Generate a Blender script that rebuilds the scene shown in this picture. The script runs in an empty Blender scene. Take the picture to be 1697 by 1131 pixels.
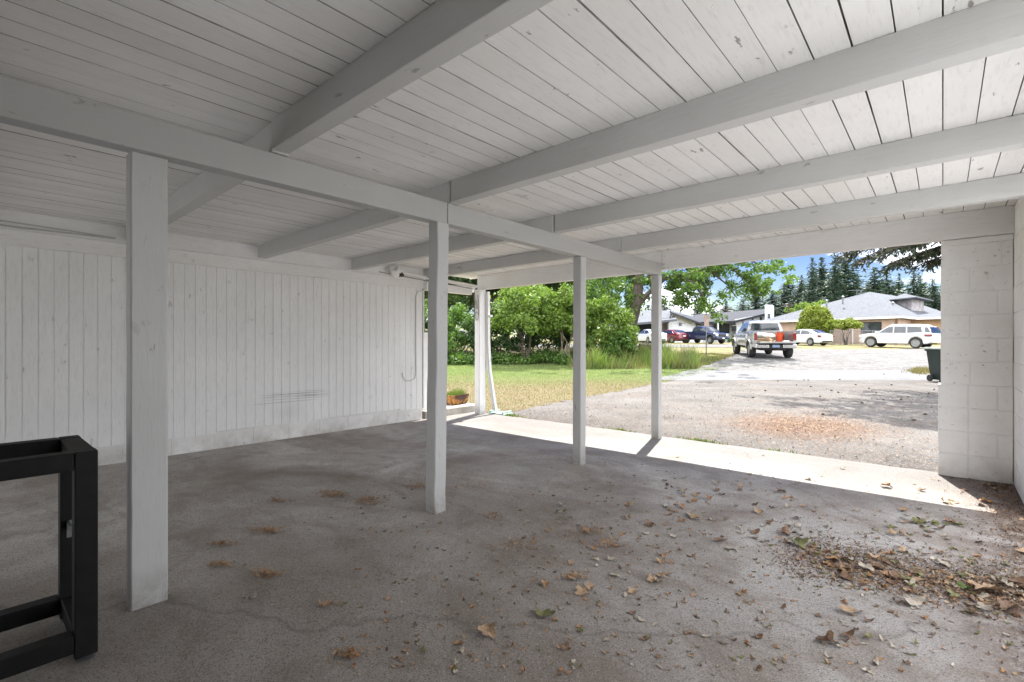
import bpy, bmesh, math, random
import numpy as np
from mathutils import Vector, Matrix
rad = math.radians
SC = bpy.context.scene
COL = SC.collection

# ---------------------------------------------------------------- camera, world, sun, exposure
YAW = rad(41.5)
CS, SN = math.cos(YAW), math.sin(YAW)
EYE = 1.17
cam_d = bpy.data.cameras.new('camera')
cam = bpy.data.objects.new('camera', cam_d); COL.objects.link(cam)
cam.location = (0, 0, EYE); cam.rotation_euler = (rad(90), 0, YAW)
cam_d.sensor_width = 36; cam_d.lens = 807 / 1697 * 36; cam_d.shift_y = 0.00265
cam_d.clip_start = 0.02; cam_d.clip_end = 3000
SC.camera = cam
SUN_DIR = Vector((-0.278 * math.cos(rad(60)), 0.961 * math.cos(rad(60)), math.sin(rad(60)))).normalized()
w = bpy.data.worlds.new('World'); SC.world = w; w.use_nodes = True
nt = w.node_tree; nt.nodes.clear(); SKYV = 0.155
wo = nt.nodes.new('ShaderNodeOutputWorld'); wb = nt.nodes.new('ShaderNodeBackground')
sky = nt.nodes.new('ShaderNodeTexSky'); sky.sky_type = 'NISHITA'; sky.sun_disc = False
sky.sun_elevation = rad(60); sky.sun_rotation = math.atan2(SUN_DIR.x, SUN_DIR.y)
sky.air_density = 1.0; sky.dust_density = 0.6; sky.ozone_density = 1.6
tc = nt.nodes.new('ShaderNodeTexCoord'); mp = nt.nodes.new('ShaderNodeMapping')
mp.inputs['Scale'].default_value = (3.0, 3.0, 8.5); mp.inputs['Location'].default_value = (1.35, 0.2, 0.75)
cn = nt.nodes.new('ShaderNodeTexNoise'); cn.inputs['Scale'].default_value = 1.0
cn.inputs['Detail'].default_value = 8; cn.inputs['Roughness'].default_value = 0.55
cr = nt.nodes.new('ShaderNodeValToRGB'); cr.color_ramp.elements[0].position = 0.54; cr.color_ramp.elements[1].position = 0.68
cm = nt.nodes.new('ShaderNodeMixRGB'); cm.inputs[2].default_value = (5.6, 5.65, 5.8, 1)
# cloud cover added overhead and behind the viewpoint as unseen fill light
def wm(op, a, b):
    x = nt.nodes.new('ShaderNodeMath'); x.operation = op
    for i, q in ((0, a), (1, b)):
        if isinstance(q, (int, float)): x.inputs[i].default_value = q
        else: nt.links.new(q, x.inputs[i])
    return x.outputs[0]
vd = nt.nodes.new('ShaderNodeVectorMath'); vd.operation = 'DOT_PRODUCT'; vd.inputs[1].default_value = (0.55, -0.75, 0.35)
mrw = nt.nodes.new('ShaderNodeMapRange'); mrw.inputs[1].default_value = -0.25; mrw.inputs[2].default_value = 0.45; mrw.inputs[4].default_value = 0.22
hz = nt.nodes.new('ShaderNodeHueSaturation'); hz.inputs['Saturation'].default_value = 1.55; hz.inputs['Value'].default_value = SKYV; hz.inputs['Hue'].default_value = 0.53
nt.links.new(tc.outputs['Generated'], mp.inputs[0]); nt.links.new(mp.outputs[0], cn.inputs['Vector'])
nt.links.new(tc.outputs['Generated'], vd.inputs[0]); nt.links.new(vd.outputs['Value'], mrw.inputs[0]); nt.links.new(wm('ADD', cn.outputs['Fac'], mrw.outputs[0]), cr.inputs[0]); nt.links.new(cr.outputs[0], cm.inputs[0])
nt.links.new(sky.outputs[0], hz.inputs['Color']); nt.links.new(hz.outputs[0], cm.inputs[1]); nt.links.new(cm.outputs[0], wb.inputs[0])
nt.links.new(wb.outputs[0], wo.inputs[0])
wb.inputs[1].default_value = 0.15
sl = bpy.data.lights.new('sun', 'SUN'); sl.energy = 2.1; sl.angle = rad(0.5); sl.color = (1.0, 0.965, 0.91)
so = bpy.data.objects.new('sun', sl); COL.objects.link(so)
so.rotation_euler = SUN_DIR.to_track_quat('Z', 'Y').to_euler(); so.location = (-10, 30, 60)
vs = SC.view_settings
vs.view_transform = 'Standard'; vs.look = 'None'; vs.gamma = 1; vs.use_curve_mapping = False
vs.exposure = 2.6
SC.cycles.max_bounces = 12; SC.cycles.diffuse_bounces = 8; SC.cycles.transparent_max_bounces = 12
SC.cycles.sample_clamp_indirect = 6

# ---------------------------------------------------------------- helpers
def W(r, t):                    # metres to the right of / ahead of the viewpoint -> world X, Y
    return (r * CS - t * SN, r * SN + t * CS)
def WU(px, t):                  # bearing given as photo column
    return W((px - 848.5) / 807 * t, t)
GP = [(-400, -.03), (0, -.03), (16, -.03), (18, .02), (20, .10), (25, .36), (38, .80), (50, 1.19), (70, 1.5), (150, 2.4), (900, 5)]
def gt(t):
    return float(np.interp(t, [p[0] for p in GP], [p[1] for p in GP]))
def g(x, y): return gt(-x * SN + y * CS)

def props(o, label=None, cat=None, group=None, kind=None):
    if label: o['label'] = label
    if cat: o['category'] = cat
    if group: o['group'] = group
    if kind: o['kind'] = kind
    return o
def empty(name, loc, rz=0, **k):
    o = bpy.data.objects.new(name, None); COL.objects.link(o)
    o.location = loc; o.rotation_euler = (0, 0, rz); o.empty_display_size = 0.2
    return props(o, **k)
def link(name, me, mats, parent=None, loc=None, **k):
    o = bpy.data.objects.new(name, me); COL.objects.link(o)
    for m in (mats if isinstance(mats, (list, tuple)) else [mats]): me.materials.append(m)
    if parent: o.parent = parent
    if loc: o.location = loc
    return props(o, **k)
def copy_tree(o, parent=None):
    c = o.copy(); COL.objects.link(c); c.parent = parent
    for ch in list(o.children): copy_tree(ch, c)
    return c
def np_mesh(name, V, F, smooth=False, mi=None):
    V = np.asarray(V, dtype=np.float32).reshape(-1, 3); F = np.asarray(F, dtype=np.int32)
    me = bpy.data.meshes.new(name); k = F.shape[1]
    me.vertices.add(len(V)); me.vertices.foreach_set('co', V.ravel())
    me.loops.add(F.size); me.loops.foreach_set('vertex_index', F.ravel())
    me.polygons.add(len(F)); me.polygons.foreach_set('loop_start', np.arange(0, F.size, k, dtype=np.int32))
    if mi is not None: me.polygons.foreach_set('material_index', np.asarray(mi, dtype=np.int32))
    if smooth: me.polygons.foreach_set('use_smooth', np.ones(len(F), dtype=bool))
    me.update(calc_edges=True); return me

class MB:
    def __init__(s): s.v = []; s.f = []; s.m = []
    def add(s, v, f, m=0):
        n = len(s.v); s.v += [tuple(p) for p in v]; s.f += [tuple(n + i for i in q) for q in f]; s.m += [m] * len(f); return s
    def box(s, x0, x1, y0, y1, z0, z1, m=0, b=0.0, M=None):
        if b > 0:
            bm = bmesh.new(); bmesh.ops.create_cube(bm, size=1)
            for v in bm.verts:
                v.co = Vector(((x0 + x1) / 2 + v.co.x * (x1 - x0), (y0 + y1) / 2 + v.co.y * (y1 - y0), (z0 + z1) / 2 + v.co.z * (z1 - z0)))
            bmesh.ops.bevel(bm, geom=bm.edges[:], offset=b, segments=2, affect='EDGES', profile=0.5)
            bm.verts.index_update()
            vv = [v.co.copy() for v in bm.verts]; ff = [[v.index for v in f.verts] for f in bm.faces]; bm.free()
        else:
            vv = [Vector(p) for p in ((x0, y0, z0), (x1, y0, z0), (x1, y1, z0), (x0, y1, z0), (x0, y0, z1), (x1, y0, z1), (x1, y1, z1), (x0, y1, z1))]
            ff = [(0, 3, 2, 1), (4, 5, 6, 7), (0, 1, 5, 4), (1, 2, 6, 5), (2, 3, 7, 6), (3, 0, 4, 7)]
        if M is not None: vv = [M @ p for p in vv]
        return s.add(vv, ff, m)
    def tube(s, pts, rs, n=6, m=0, cap=True):
        pts = [Vector(p) for p in pts]
        if not isinstance(rs, (list, tuple)): rs = [rs] * len(pts)
        V = []; F = []; prev = None
        for i, p in enumerate(pts):
            d = (pts[min(i + 1, len(pts) - 1)] - pts[max(i - 1, 0)])
            d = d.normalized() if d.length > 1e-9 else Vector((0, 0, 1))
            u = prev - d * prev.dot(d) if prev is not None else d.orthogonal()
            if u.length < 1e-6: u = d.orthogonal()
            u.normalize(); prev = u; v = d.cross(u)
            for k in range(n):
                a = 2 * math.pi * k / n; V.append(p + (u * math.cos(a) + v * math.sin(a)) * rs[i])
        for i in range(len(pts) - 1):
            for k in range(n):
                F.append((i * n + k, i * n + (k + 1) % n, (i + 1) * n + (k + 1) % n, (i + 1) * n + k))
        if cap: F.append(tuple(reversed(range(n)))); F.append(tuple(range((len(pts) - 1) * n, len(pts) * n)))
        return s.add(V, F, m)
    def lathe(s, prof, n=24, m=0, M=None):       # prof (radius, z) about z
        V = []; F = []
        for (r, z) in prof:
            for k in range(n):
                a = 2 * math.pi * k / n; p = Vector((r * math.cos(a), r * math.sin(a), z)); V.append(M @ p if M is not None else p)
        for i in range(len(prof) - 1):
            for k in range(n): F.append((i * n + k, i * n + (k + 1) % n, (i + 1) * n + (k + 1) % n, (i + 1) * n + k))
        F.append(tuple(reversed(range(n)))); F.append(tuple(range((len(prof) - 1) * n, len(prof) * n)))
        return s.add(V, F, m)
    def loft(s, rings, m=0, closed=True, caps=True):
        n = len(rings[0]); V = [p for r in rings for p in r]; F = []
        for i in range(len(rings) - 1):
            for k in range(n if closed else n - 1): F.append((i * n + k, i * n + (k + 1) % n, (i + 1) * n + (k + 1) % n, (i + 1) * n + k))
        if caps: F.append(tuple(reversed(range(n)))); F.append(tuple(range((len(rings) - 1) * n, len(rings) * n)))
        return s.add(V, F, m)
    def mesh(s, name, smooth=False, fix=True):
        me = bpy.data.meshes.new(name); me.from_pydata(s.v, [], s.f); me.polygons.foreach_set('material_index', s.m)
        if fix:
            bm = bmesh.new(); bm.from_mesh(me); bmesh.ops.recalc_face_normals(bm, faces=bm.faces[:]); bm.to_mesh(me); bm.free()
        if smooth:
            me.polygons.foreach_set('use_smooth', [True] * len(me.polygons)); me.set_sharp_from_angle(angle=rad(38))
        me.update(); return me
    def build(s, name, mats, parent=None, smooth=False, loc=None, fix=True, **k):
        return link(name, s.mesh(name, smooth, fix), mats, parent, loc, **k)

# ---------------------------------------------------------------- materials
def new_mat(name):
    m = bpy.data.materials.new(name); m.use_nodes = True; n = m.node_tree; n.nodes.clear()
    o = n.nodes.new('ShaderNodeOutputMaterial'); b = n.nodes.new('ShaderNodeBsdfPrincipled'); n.links.new(b.outputs[0], o.inputs[0])
    return m, n, b, o
def nn(n, t, **k):
    x = n.nodes.new('ShaderNode' + t)
    for a, v in k.items():
        if hasattr(x, a): setattr(x, a, v)
        else: x.inputs[a].default_value = v
    return x
def c4(c): return (c[0], c[1], c[2], 1)
def coord(n, scale=(1, 1, 1), rot=(0, 0, 0), which='Object'):
    t = nn(n, 'TexCoord'); mpn = nn(n, 'Mapping'); mpn.inputs['Scale'].default_value = scale; mpn.inputs['Rotation'].default_value = rot
    n.links.new(t.outputs[which], mpn.inputs[0]); return mpn.outputs[0]
def noise(n, vec, scale, detail=4, rough=0.55, dist=0.0):
    x = nn(n, 'TexNoise'); x.inputs['Scale'].default_value = scale; x.inputs['Detail'].default_value = detail
    x.inputs['Roughness'].default_value = rough; x.inputs['Distortion'].default_value = dist
    n.links.new(vec, x.inputs['Vector']); return x.outputs['Fac']
def ramp(n, fac, stops):
    x = nn(n, 'ValToRGB'); e = x.color_ramp.elements
    while len(e) < len(stops): e.new(0.5)
    for i, (p, c) in enumerate(stops):
        e[i].position = p; e[i].color = c4(c) if isinstance(c, (tuple, list)) else (c, c, c, 1)
    n.links.new(fac, x.inputs[0]); return x.outputs[0]
def mixc(n, fac, a, b, mode='MIX'):
    x = nn(n, 'MixRGB', blend_type=mode)
    for i, q in ((0, fac), (1, a), (2, b)):
        if isinstance(q, (int, float)): x.inputs[i].default_value = q if i == 0 else (q, q, q, 1)
        elif isinstance(q, (tuple, list)): x.inputs[i].default_value = c4(q)
        else: n.links.new(q, x.inputs[i])
    return x.outputs[0]
def math_(n, op, a, b=0.0, clamp=False):
    x = nn(n, 'Math', operation=op, use_clamp=clamp)
    for i, q in ((0, a), (1, b)):
        if isinstance(q, (int, float)): x.inputs[i].default_value = q
        else: n.links.new(q, x.inputs[i])
    return x.outputs[0]
def bump(n, b, h, strength=0.3, dist=0.01):
    x = nn(n, 'Bump'); x.inputs['Strength'].default_value = strength; x.inputs['Distance'].default_value = dist
    n.links.new(h, x.inputs['Height']); n.links.new(x.outputs[0], b.inputs['Normal'])
def smat(name, c1, c2=None, scale=5, rough=0.6, bs=0.0, bscale=30, metal=0.0, stretch=(1, 1, 1), coat=0.0, bd=0.01, lo=.35, hi=.65):
    m, n, b, o = new_mat(name); c2 = c2 or c1; v = coord(n, stretch)
    n.links.new(ramp(n, noise(n, v, scale), [(lo, c1), (hi, c2)]), b.inputs['Base Color'])
    b.inputs['Roughness'].default_value = rough; b.inputs['Metallic'].default_value = metal
    if coat: b.inputs['Coat Weight'].default_value = coat
    if bs: bump(n, b, noise(n, v, bscale), bs, bd)
    return m
def band(n, val, lo, hi, soft):
    a = nn(n, 'MapRange'); a.inputs[1].default_value = lo - soft; a.inputs[2].default_value = lo + soft; n.links.new(val, a.inputs[0])
    c = nn(n, 'MapRange'); c.inputs[1].default_value = hi - soft; c.inputs[2].default_value = hi + soft; c.inputs[3].default_value = 1; c.inputs[4].default_value = 0
    n.links.new(val, c.inputs[0]); return math_(n, 'MULTIPLY', a.outputs[0], c.outputs[0])
def paint(name, axis, base=(.74, .735, .72), dirt=(.50, .48, .455), chips=.5, marks=False, plank=None, grain=.35):
    m, n, b, o = new_mat(name)
    st = {'x': (0.12, 1, 1), 'y': (1, 0.12, 1), 'z': (1, 1, 0.12)}[axis]
    v = coord(n, st); v0 = coord(n)
    big = ramp(n, noise(n, v0, 1.3, 6, .65), [(.3, .0), (.75, 1.)])
    col = mixc(n, math_(n, 'MULTIPLY', big, .38), base, dirt)
    if plank:
        sx = nn(n, 'SeparateXYZ'); n.links.new(v0, sx.inputs[0])
        q = math_(n, 'FLOOR', math_(n, 'DIVIDE', sx.outputs[0], plank))
        wn = nn(n, 'TexWhiteNoise', noise_dimensions='1D'); n.links.new(q, wn.inputs['W'])
        col = mixc(n, math_(n, 'MULTIPLY', wn.outputs[0], .28), col, (.60, .585, .56))
    g1 = noise(n, v, 60, 5, .65, .6)
    col = mixc(n, .30, col, ramp(n, g1, [(.3, (.55, .54, .52)), (.6, (.80, .79, .77))]), 'MULTIPLY') if False else mixc(n, ramp(n, g1, [(.30, .22), (.48, .0)]), col, (.42, .40, .37))
    ch = ramp(n, noise(n, coord(n, tuple(a * 1.0 for a in {'x': (.35, 1, 1), 'y': (1, .35, 1), 'z': (1, 1, .35)}[axis])), 17, 7, .6, .3), [(.298, 1.), (.328, 0.)])
    col = mixc(n, math_(n, 'MULTIPLY', ch, chips), col, (.17, .14, .115))
    # knots
    vo = nn(n, 'TexVoronoi'); vo.inputs['Scale'].default_value = 3.1; n.links.new(v0, vo.inputs['Vector'])
    kn = ramp(n, vo.outputs['Distance'], [(.03, 1.), (.075, 0.)])
    kk = math_(n, 'MULTIPLY', kn, ramp(n, noise(n, v0, 80, 3), [(.45, 0.), (.55, 1.)]))
    col = mixc(n, math_(n, 'MULTIPLY', kk, .55), col, (.33, .29, .25))
    if axis == 'z' and not marks:
        s0 = nn(n, 'SeparateXYZ'); n.links.new(v0, s0.inputs[0])
        gm = math_(n, 'MULTIPLY', band(n, s0.outputs[2], -1, .10, .09), ramp(n, noise(n, v0, 14, 6, .7), [(.3, .15), (.62, 1.)]))
        col = mixc(n, math_(n, 'MULTIPLY', gm, .7), col, (.17, .15, .125))
        sc_ = ramp(n, noise(n, coord(n, (1, 1, .5)), 9, 8, .75, 1.2), [(.60, 0.), (.66, 1.)])
        col = mixc(n, math_(n, 'MULTIPLY', sc_, .35), col, (.27, .26, .24))
    if marks:
        s = nn(n, 'SeparateXYZ'); n.links.new(v0, s.inputs[0])
        st2 = ramp(n, noise(n, coord(n, (1, .6, 60)), 1.6, 5, .7), [(.48, 0.), (.60, 1.)])
        f = math_(n, 'MULTIPLY', band(n, s.outputs[1], 2.42, 3.12, .12), band(n, s.outputs[2], .475, .57, .012))
        f2 = math_(n, 'MULTIPLY', band(n, s.outputs[1], 2.3, 3.0, .1), band(n, s.outputs[2], .452, .457, .003))
        col = mixc(n, math_(n, 'MULTIPLY', math_(n, 'MULTIPLY', f, st2), .7), col, (.15, .15, .15))
        col = mixc(n, math_(n, 'MULTIPLY', f2, .6), col, (.15, .15, .15))
        sm = math_(n, 'MULTIPLY', band(n, s.outputs[1], 2.55, 2.8, .12), band(n, s.outputs[2], .2, .42, .1))
        col = mixc(n, math_(n, 'MULTIPLY', sm, .18), col, (.25, .25, .25))
    n.links.new(col, b.inputs['Base Color']); b.inputs['Roughness'].default_value = .55
    h = math_(n, 'ADD', math_(n, 'MULTIPLY', g1, 1.0), math_(n, 'MULTIPLY', ch, -.6))
    bump(n, b, h, grain, .004)
    return m
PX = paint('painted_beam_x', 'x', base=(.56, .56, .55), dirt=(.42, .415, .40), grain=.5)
PY = paint('painted_beam_y', 'y', grain=.5)
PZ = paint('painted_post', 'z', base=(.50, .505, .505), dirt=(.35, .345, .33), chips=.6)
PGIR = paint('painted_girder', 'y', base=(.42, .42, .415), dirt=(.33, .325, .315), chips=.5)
PCEIL = paint('painted_ceiling', 'y', base=(.87, .865, .855), dirt=(.62, .595, .56), chips=.75, plank=.13)
PSIDE = paint('painted_siding', 'z', base=(.89, .895, .90), dirt=(.68, .675, .67), chips=.35, marks=True, grain=1.0)
PTRIM = paint('painted_trim', 'y', base=(.87, .87, .865), chips=.3)

PWHT = paint('white_post', 'z', base=(.86, .865, .87), dirt=(.62, .61, .60), chips=.6)
PFB = paint('white_front_beam', 'x', base=(.76, .755, .745), dirt=(.56, .55, .53), grain=.5)
def block_mat(name, wall_axis):     # painted concrete block, the joints are geometry
    m, n, b, o = new_mat(name); v = coord(n)
    col = mixc(n, ramp(n, noise(n, v, 1.6, 6, .65), [(.35, 0.), (.75, .65)]), (.86, .86, .855), (.64, .63, .61))
    pit = ramp(n, noise(n, v, 34, 6, .62), [(.33, 1.), (.37, 0.)])
    pit2 = math_(n, 'MULTIPLY', pit, ramp(n, noise(n, v, 2.5, 3), [(.4, 0.), (.6, 1.)]))
    col = mixc(n, math_(n, 'MULTIPLY', pit2, .6), col, (.14, .11, .09))
    s = nn(n, 'SeparateXYZ'); n.links.new(v, s.inputs[0])
    low = math_(n, 'MULTIPLY', band(n, s.outputs[2], -.2, .12, .10), ramp(n, noise(n, v, 7, 5), [(.35, 0.), (.65, .6)]))
    col = mixc(n, low, col, (.42, .38, .33))
    n.links.new(col, b.inputs['Base Color']); b.inputs['Roughness'].default_value = .85
    bump(n, b, math_(n, 'ADD', noise(n, v, 90, 6, .7), math_(n, 'MULTIPLY', pit2, -1.)), .5, .006)
    return m
BLOCK = block_mat('painted_block', 'x')

def floor_mat():
    m, n, b, o = new_mat('stained_concrete'); v = coord(n)
    s = nn(n, 'SeparateXYZ'); n.links.new(v, s.inputs[0])
    big = noise(n, v, .62, 8, .66, .8); mid = noise(n, coord(n, (1, 1.6, 1)), 2.3, 7, .65, .6); fine = noise(n, v, 170, 3, .7); f2 = noise(n, v, 420, 2, .7)
    col = ramp(n, big, [(.30, (.20, .165, .135)), (.43, (.34, .307, .275)), (.55, (.48, .458, .43)), (.68, (.68, .668, .648))])
    col = mixc(n, ramp(n, mid, [(.36, .5), (.52, 0.)]), col, (.16, .125, .098))
    col = mixc(n, ramp(n, mid, [(.58, 0.), (.72, .5)]), col, (.43, .415, .40))
    # older, browner stain in the near parking bay
    bay = math_(n, 'MULTIPLY', band(n, s.outputs[1], -5, 2.6, 1.2), band(n, s.outputs[0], -3.6, 1.2, 1.1))
    col = mixc(n, math_(n, 'MULTIPLY', bay, .6), col, (.14, .112, .09))
    front = math_(n, 'MULTIPLY', band(n, s.outputs[1], 4.75, 9, .7), 1.0)
    col = mixc(n, math_(n, 'MULTIPLY', front, .85), col, (.150, .142, .132))  # front strip darkened in the colour where sun falls, against glare
    rt = math_(n, 'MULTIPLY', math_(n, 'MULTIPLY', band(n, s.outputs[0], -1.5, 2, .7), band(n, s.outputs[1], 1.6, 4.6, .5)), ramp(n, mid, [(.42, 0.), (.6, 1.)]))  # pale dust plus sky sheen painted into the colour at the right
    col = mixc(n, math_(n, 'MULTIPLY', rt, .55), col, (.36, .355, .35))
    # dirt swept against the block wall
    dirt = math_(n, 'MULTIPLY', band(n, s.outputs[0], .12, 1, .22), ramp(n, noise(n, v, 6, 6), [(.33, 0.), (.52, 1.)]))
    col = mixc(n, math_(n, 'MULTIPLY', dirt, .9), col, (.12, .075, .05))
    # aggregate
    vo = nn(n, 'TexVoronoi'); vo.inputs['Scale'].default_value = 190; n.links.new(v, vo.inputs['Vector'])
    sp = nn(n, 'SeparateXYZ'); n.links.new(vo.outputs['Color'], sp.inputs[0])
    col = mixc(n, ramp(n, sp.outputs[0], [(.0, .75), (.28, .0)]), col, (.10, .08, .065))
    col = mixc(n, ramp(n, sp.outputs[1], [(.84, 0.), (.98, .32)]), col, (.52, .48, .43))
    col = mixc(n, ramp(n, fine, [(.38, .55), (.5, 0.)]), col, (.085, .068, .055))
    # hairline cracks
    cv = nn(n, 'TexVoronoi', feature='DISTANCE_TO_EDGE'); cv.inputs['Scale'].default_value = .23
    dn = nn(n, 'TexNoise'); dn.inputs['Scale'].default_value = 2.5; dn.inputs['Detail'].default_value = 6; n.links.new(v, dn.inputs['Vector'])
    mv = mixc(n, .45, v, dn.outputs['Color'], 'ADD'); n.links.new(mv, cv.inputs['Vector'])
    col = mixc(n, ramp(n, cv.outputs['Distance'], [(.0, .35), (.002, 0.)]), col, (.06, .045, .04))
    n.links.new(col, b.inputs['Base Color'])
    n.links.new(ramp(n, mid, [(.3, .62), (.7, .85)]), b.inputs['Roughness'])
    bump(n, b, math_(n, 'ADD', fine, math_(n, 'MULTIPLY', sp.outputs[2], .5)), .35, .003)
    return m
FLOOR = floor_mat()

def gravel_mat(name, stops, big, peb=60, dark=(.12, .11, .10), orange=None, bs=.6):
    m, n, b, o = new_mat(name); v = coord(n)
    col = ramp(n, noise(n, v, big, 7, .65, .4), stops)
    vo = nn(n, 'TexVoronoi'); vo.inputs['Scale'].default_value = peb; n.links.new(v, vo.inputs['Vector'])
    sp = nn(n, 'SeparateXYZ'); n.links.new(vo.outputs['Color'], sp.inputs[0])
    col = mixc(n, ramp(n, sp.outputs[0], [(.0, .7), (.28, .0)]), col, dark)
    col = mixc(n, ramp(n, sp.outputs[1], [(.82, 0.), (.97, .5)]), col, (.30, .29, .275))
    if orange:
        s = nn(n, 'SeparateXYZ'); n.links.new(v, s.inputs[0])
        ox, oy, rx, ry = orange
        dx = math_(n, 'DIVIDE', math_(n, 'SUBTRACT', s.outputs[0], ox), rx); dy = math_(n, 'DIVIDE', math_(n, 'SUBTRACT', s.outputs[1], oy), ry)
        d = math_(n, 'SQRT', math_(n, 'ADD', math_(n, 'MULTIPLY', dx, dx), math_(n, 'MULTIPLY', dy, dy)))
        d = math_(n, 'ADD', d, math_(n, 'MULTIPLY', noise(n, v, 2.2, 6, .7), 1.1))
        k = ramp(n, d, [(.95 / 2, 1.), (1.55 / 2, 0.)]) if False else None
        mr = nn(n, 'MapRange'); mr.inputs[1].default_value = .9; mr.inputs[2].default_value = 1.6; mr.inputs[3].default_value = 1; mr.inputs[4].default_value = 0
        n.links.new(d, mr.inputs[0])
        kk = math_(n, 'MULTIPLY', mr.outputs[0], ramp(n, noise(n, v, 38, 4, .7), [(.40, 0.), (.52, 1.)]))
        col = mixc(n, math_(n, 'MULTIPLY', kk, .85), col, (.135, .066, .03))
        low = math_(n, 'MULTIPLY', ramp(n, noise(n, v, .8, 5, .7), [(.5, 0.), (.7, 1.)]), ramp(n, noise(n, v, 50, 3, .7), [(.48, 0.), (.6, .5)]))
        col = mixc(n, low, col, (.20, .12, .075))
    n.links.new(col, b.inputs['Base Color']); b.inputs['Roughness'].default_value = .95
    bump(n, b, math_(n, 'ADD', vo.outputs['Distance'], noise(n, v, peb * .6, 3)), bs, .012)
    return m
ASPH = gravel_mat('worn_asphalt', [(.3, (.060, .053, .046)), (.5, (.096, .087, .078)), (.7, (.135, .125, .114))], .9, 75, orange=(-1.6, 8.2, 1.1, 1.45))
ROADM = gravel_mat('smooth_asphalt', [(.3, (.10, .102, .106)), (.7, (.125, .128, .133))], .5, 60, dark=(.25, .25, .25), bs=.2)
GRAVEL = gravel_mat('crushed_gravel', [(.28, (.052, .049, .045)), (.47, (.098, .095, .092)), (.7, (.15, .147, .143))], 1.3, 11, bs=1.4)

def lawn_mat():
    m, n, b, o = new_mat('lawn_turf'); v = coord(n)
    dp = nn(n, 'VectorMath', operation='DOT_PRODUCT'); dp.inputs[1].default_value = (-SN, CS, 0); n.links.new(v, dp.inputs[0])
    t = math_(n, 'ADD', dp.outputs['Value'], math_(n, 'MULTIPLY', math_(n, 'SUBTRACT', noise(n, coord(n), .35, 6, .7), .5), 9.))
    mr = nn(n, 'MapRange'); mr.inputs[1].default_value = 12.5; mr.inputs[2].default_value = 18.5; n.links.new(t, mr.inputs[0])
    dry = ramp(n, noise(n, v, 3, 7, .7), [(.3, (.12, .085, .04)), (.5, (.20, .152, .08)), (.7, (.10, .115, .035))])
    grn = ramp(n, noise(n, v, 2, 7, .7), [(.3, (.065, .105, .022)), (.6, (.125, .165, .035)), (.75, (.18, .18, .055))])
    col = mixc(n, mr.outputs[0], dry, grn)
    col = mixc(n, ramp(n, noise(n, v, 60, 4, .7), [(.35, .6), (.55, 0.)]), col, (.05, .06, .02))
    n.links.new(col, b.inputs['Base Color']); b.inputs['Roughness'].default_value = 1
    bump(n, b, noise(n, v, 70, 4), 1.0, .03)
    return m
LAWN = lawn_mat()
EARTH = smat('dry_grass_earth', (.10, .10, .035), (.22, .18, .085), 1.2, 1.0, .8, 25, bd=.05)
def foliage(name, cols, trans=.35, rough=.55):
    m, n, b, o = new_mat(name)
    gi = nn(n, 'NewGeometry'); col = ramp(n, gi.outputs['Random Per Island'], [(i / max(1, len(cols) - 1), c) for i, c in enumerate(cols)])
    n.links.new(col, b.inputs['Base Color']); b.inputs['Roughness'].default_value = rough
    tr = nn(n, 'BsdfTranslucent'); hs = mixc(n, 1.0, col, (1.25, 1.3, .55), 'MULTIPLY'); n.links.new(hs, tr.inputs[0])
    mx = nn(n, 'MixShader'); mx.inputs[0].default_value = trans
    n.links.new(b.outputs[0], mx.inputs[1]); n.links.new(tr.outputs[0], mx.inputs[2]); n.links.new(mx.outputs[0], o.inputs[0])
    return m
F_BRIGHT = foliage('bright_leaves', [(.07, .13, .02), (.12, .20, .03), (.18, .26, .045), (.10, .17, .03)])
F_MID = foliage('mid_leaves', [(.045, .10, .018), (.075, .15, .025), (.11, .19, .035), (.05, .12, .02)])
F_DARK = foliage('dark_leaves', [(.02, .05, .014), (.035, .075, .02), (.055, .10, .025)], .25)
F_YEL = foliage('yellow_green_leaves', [(.16, .20, .02), (.24, .28, .035), (.10, .16, .02), (.20, .25, .03)], .25)
F_CON = foliage('conifer_needles', [(.016, .038, .024), (.03, .062, .036), (.045, .085, .045)], .12)
F_FIR = foliage('near_fir_needles', [(.02, .036, .015), (.032, .052, .02), (.014, .026, .011), (.045, .042, .02)], .15)
F_GRASS = foliage('tall_grass_blades', [(.075, .14, .024), (.115, .195, .035), (.16, .23, .055), (.23, .22, .095)], .35)
F_STRAW = foliage('dry_grass_blades', [(.20, .155, .08), (.13, .115, .05), (.26, .21, .115), (.09, .105, .033)], .3)
BARK = smat('bark', (.03, .024, .018), (.085, .068, .052), 14, .95, .9, 40, stretch=(1, 1, .3), bd=.03)
BARKL = smat('pale_stem_bark', (.13, .10, .075), (.26, .22, .17), 14, .95, .7, 40, stretch=(1, 1, .3), bd=.02)

# ---------------------------------------------------------------- the carport
ZC, ZR, ZG, ZF = 2.315, 2.165, 2.012, 2.085     # ceiling, rafter underside, girder underside, front beam underside
XW, XR = -6.05, 0.44
YF, YB = 5.74, -3.2
random.seed(4)
def plain(name, x0, x1, y0, y1, z0, z1, m, parent, b=.004, **k):
    return MB().box(x0, x1, y0, y1, z0, z1, b=b).build(name, m, parent, **k)

carport = empty('carport', (-2.65, 2.5, 0), label='white painted timber carport roof with exposed rafters, plank ceiling and posts on the concrete slab', cat='carport')
def cp(o):           # parent keeping world placement (carport root is unrotated)
    o.parent = carport; o.location = (-carport.location[0], -carport.location[1], 0); return o
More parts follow.
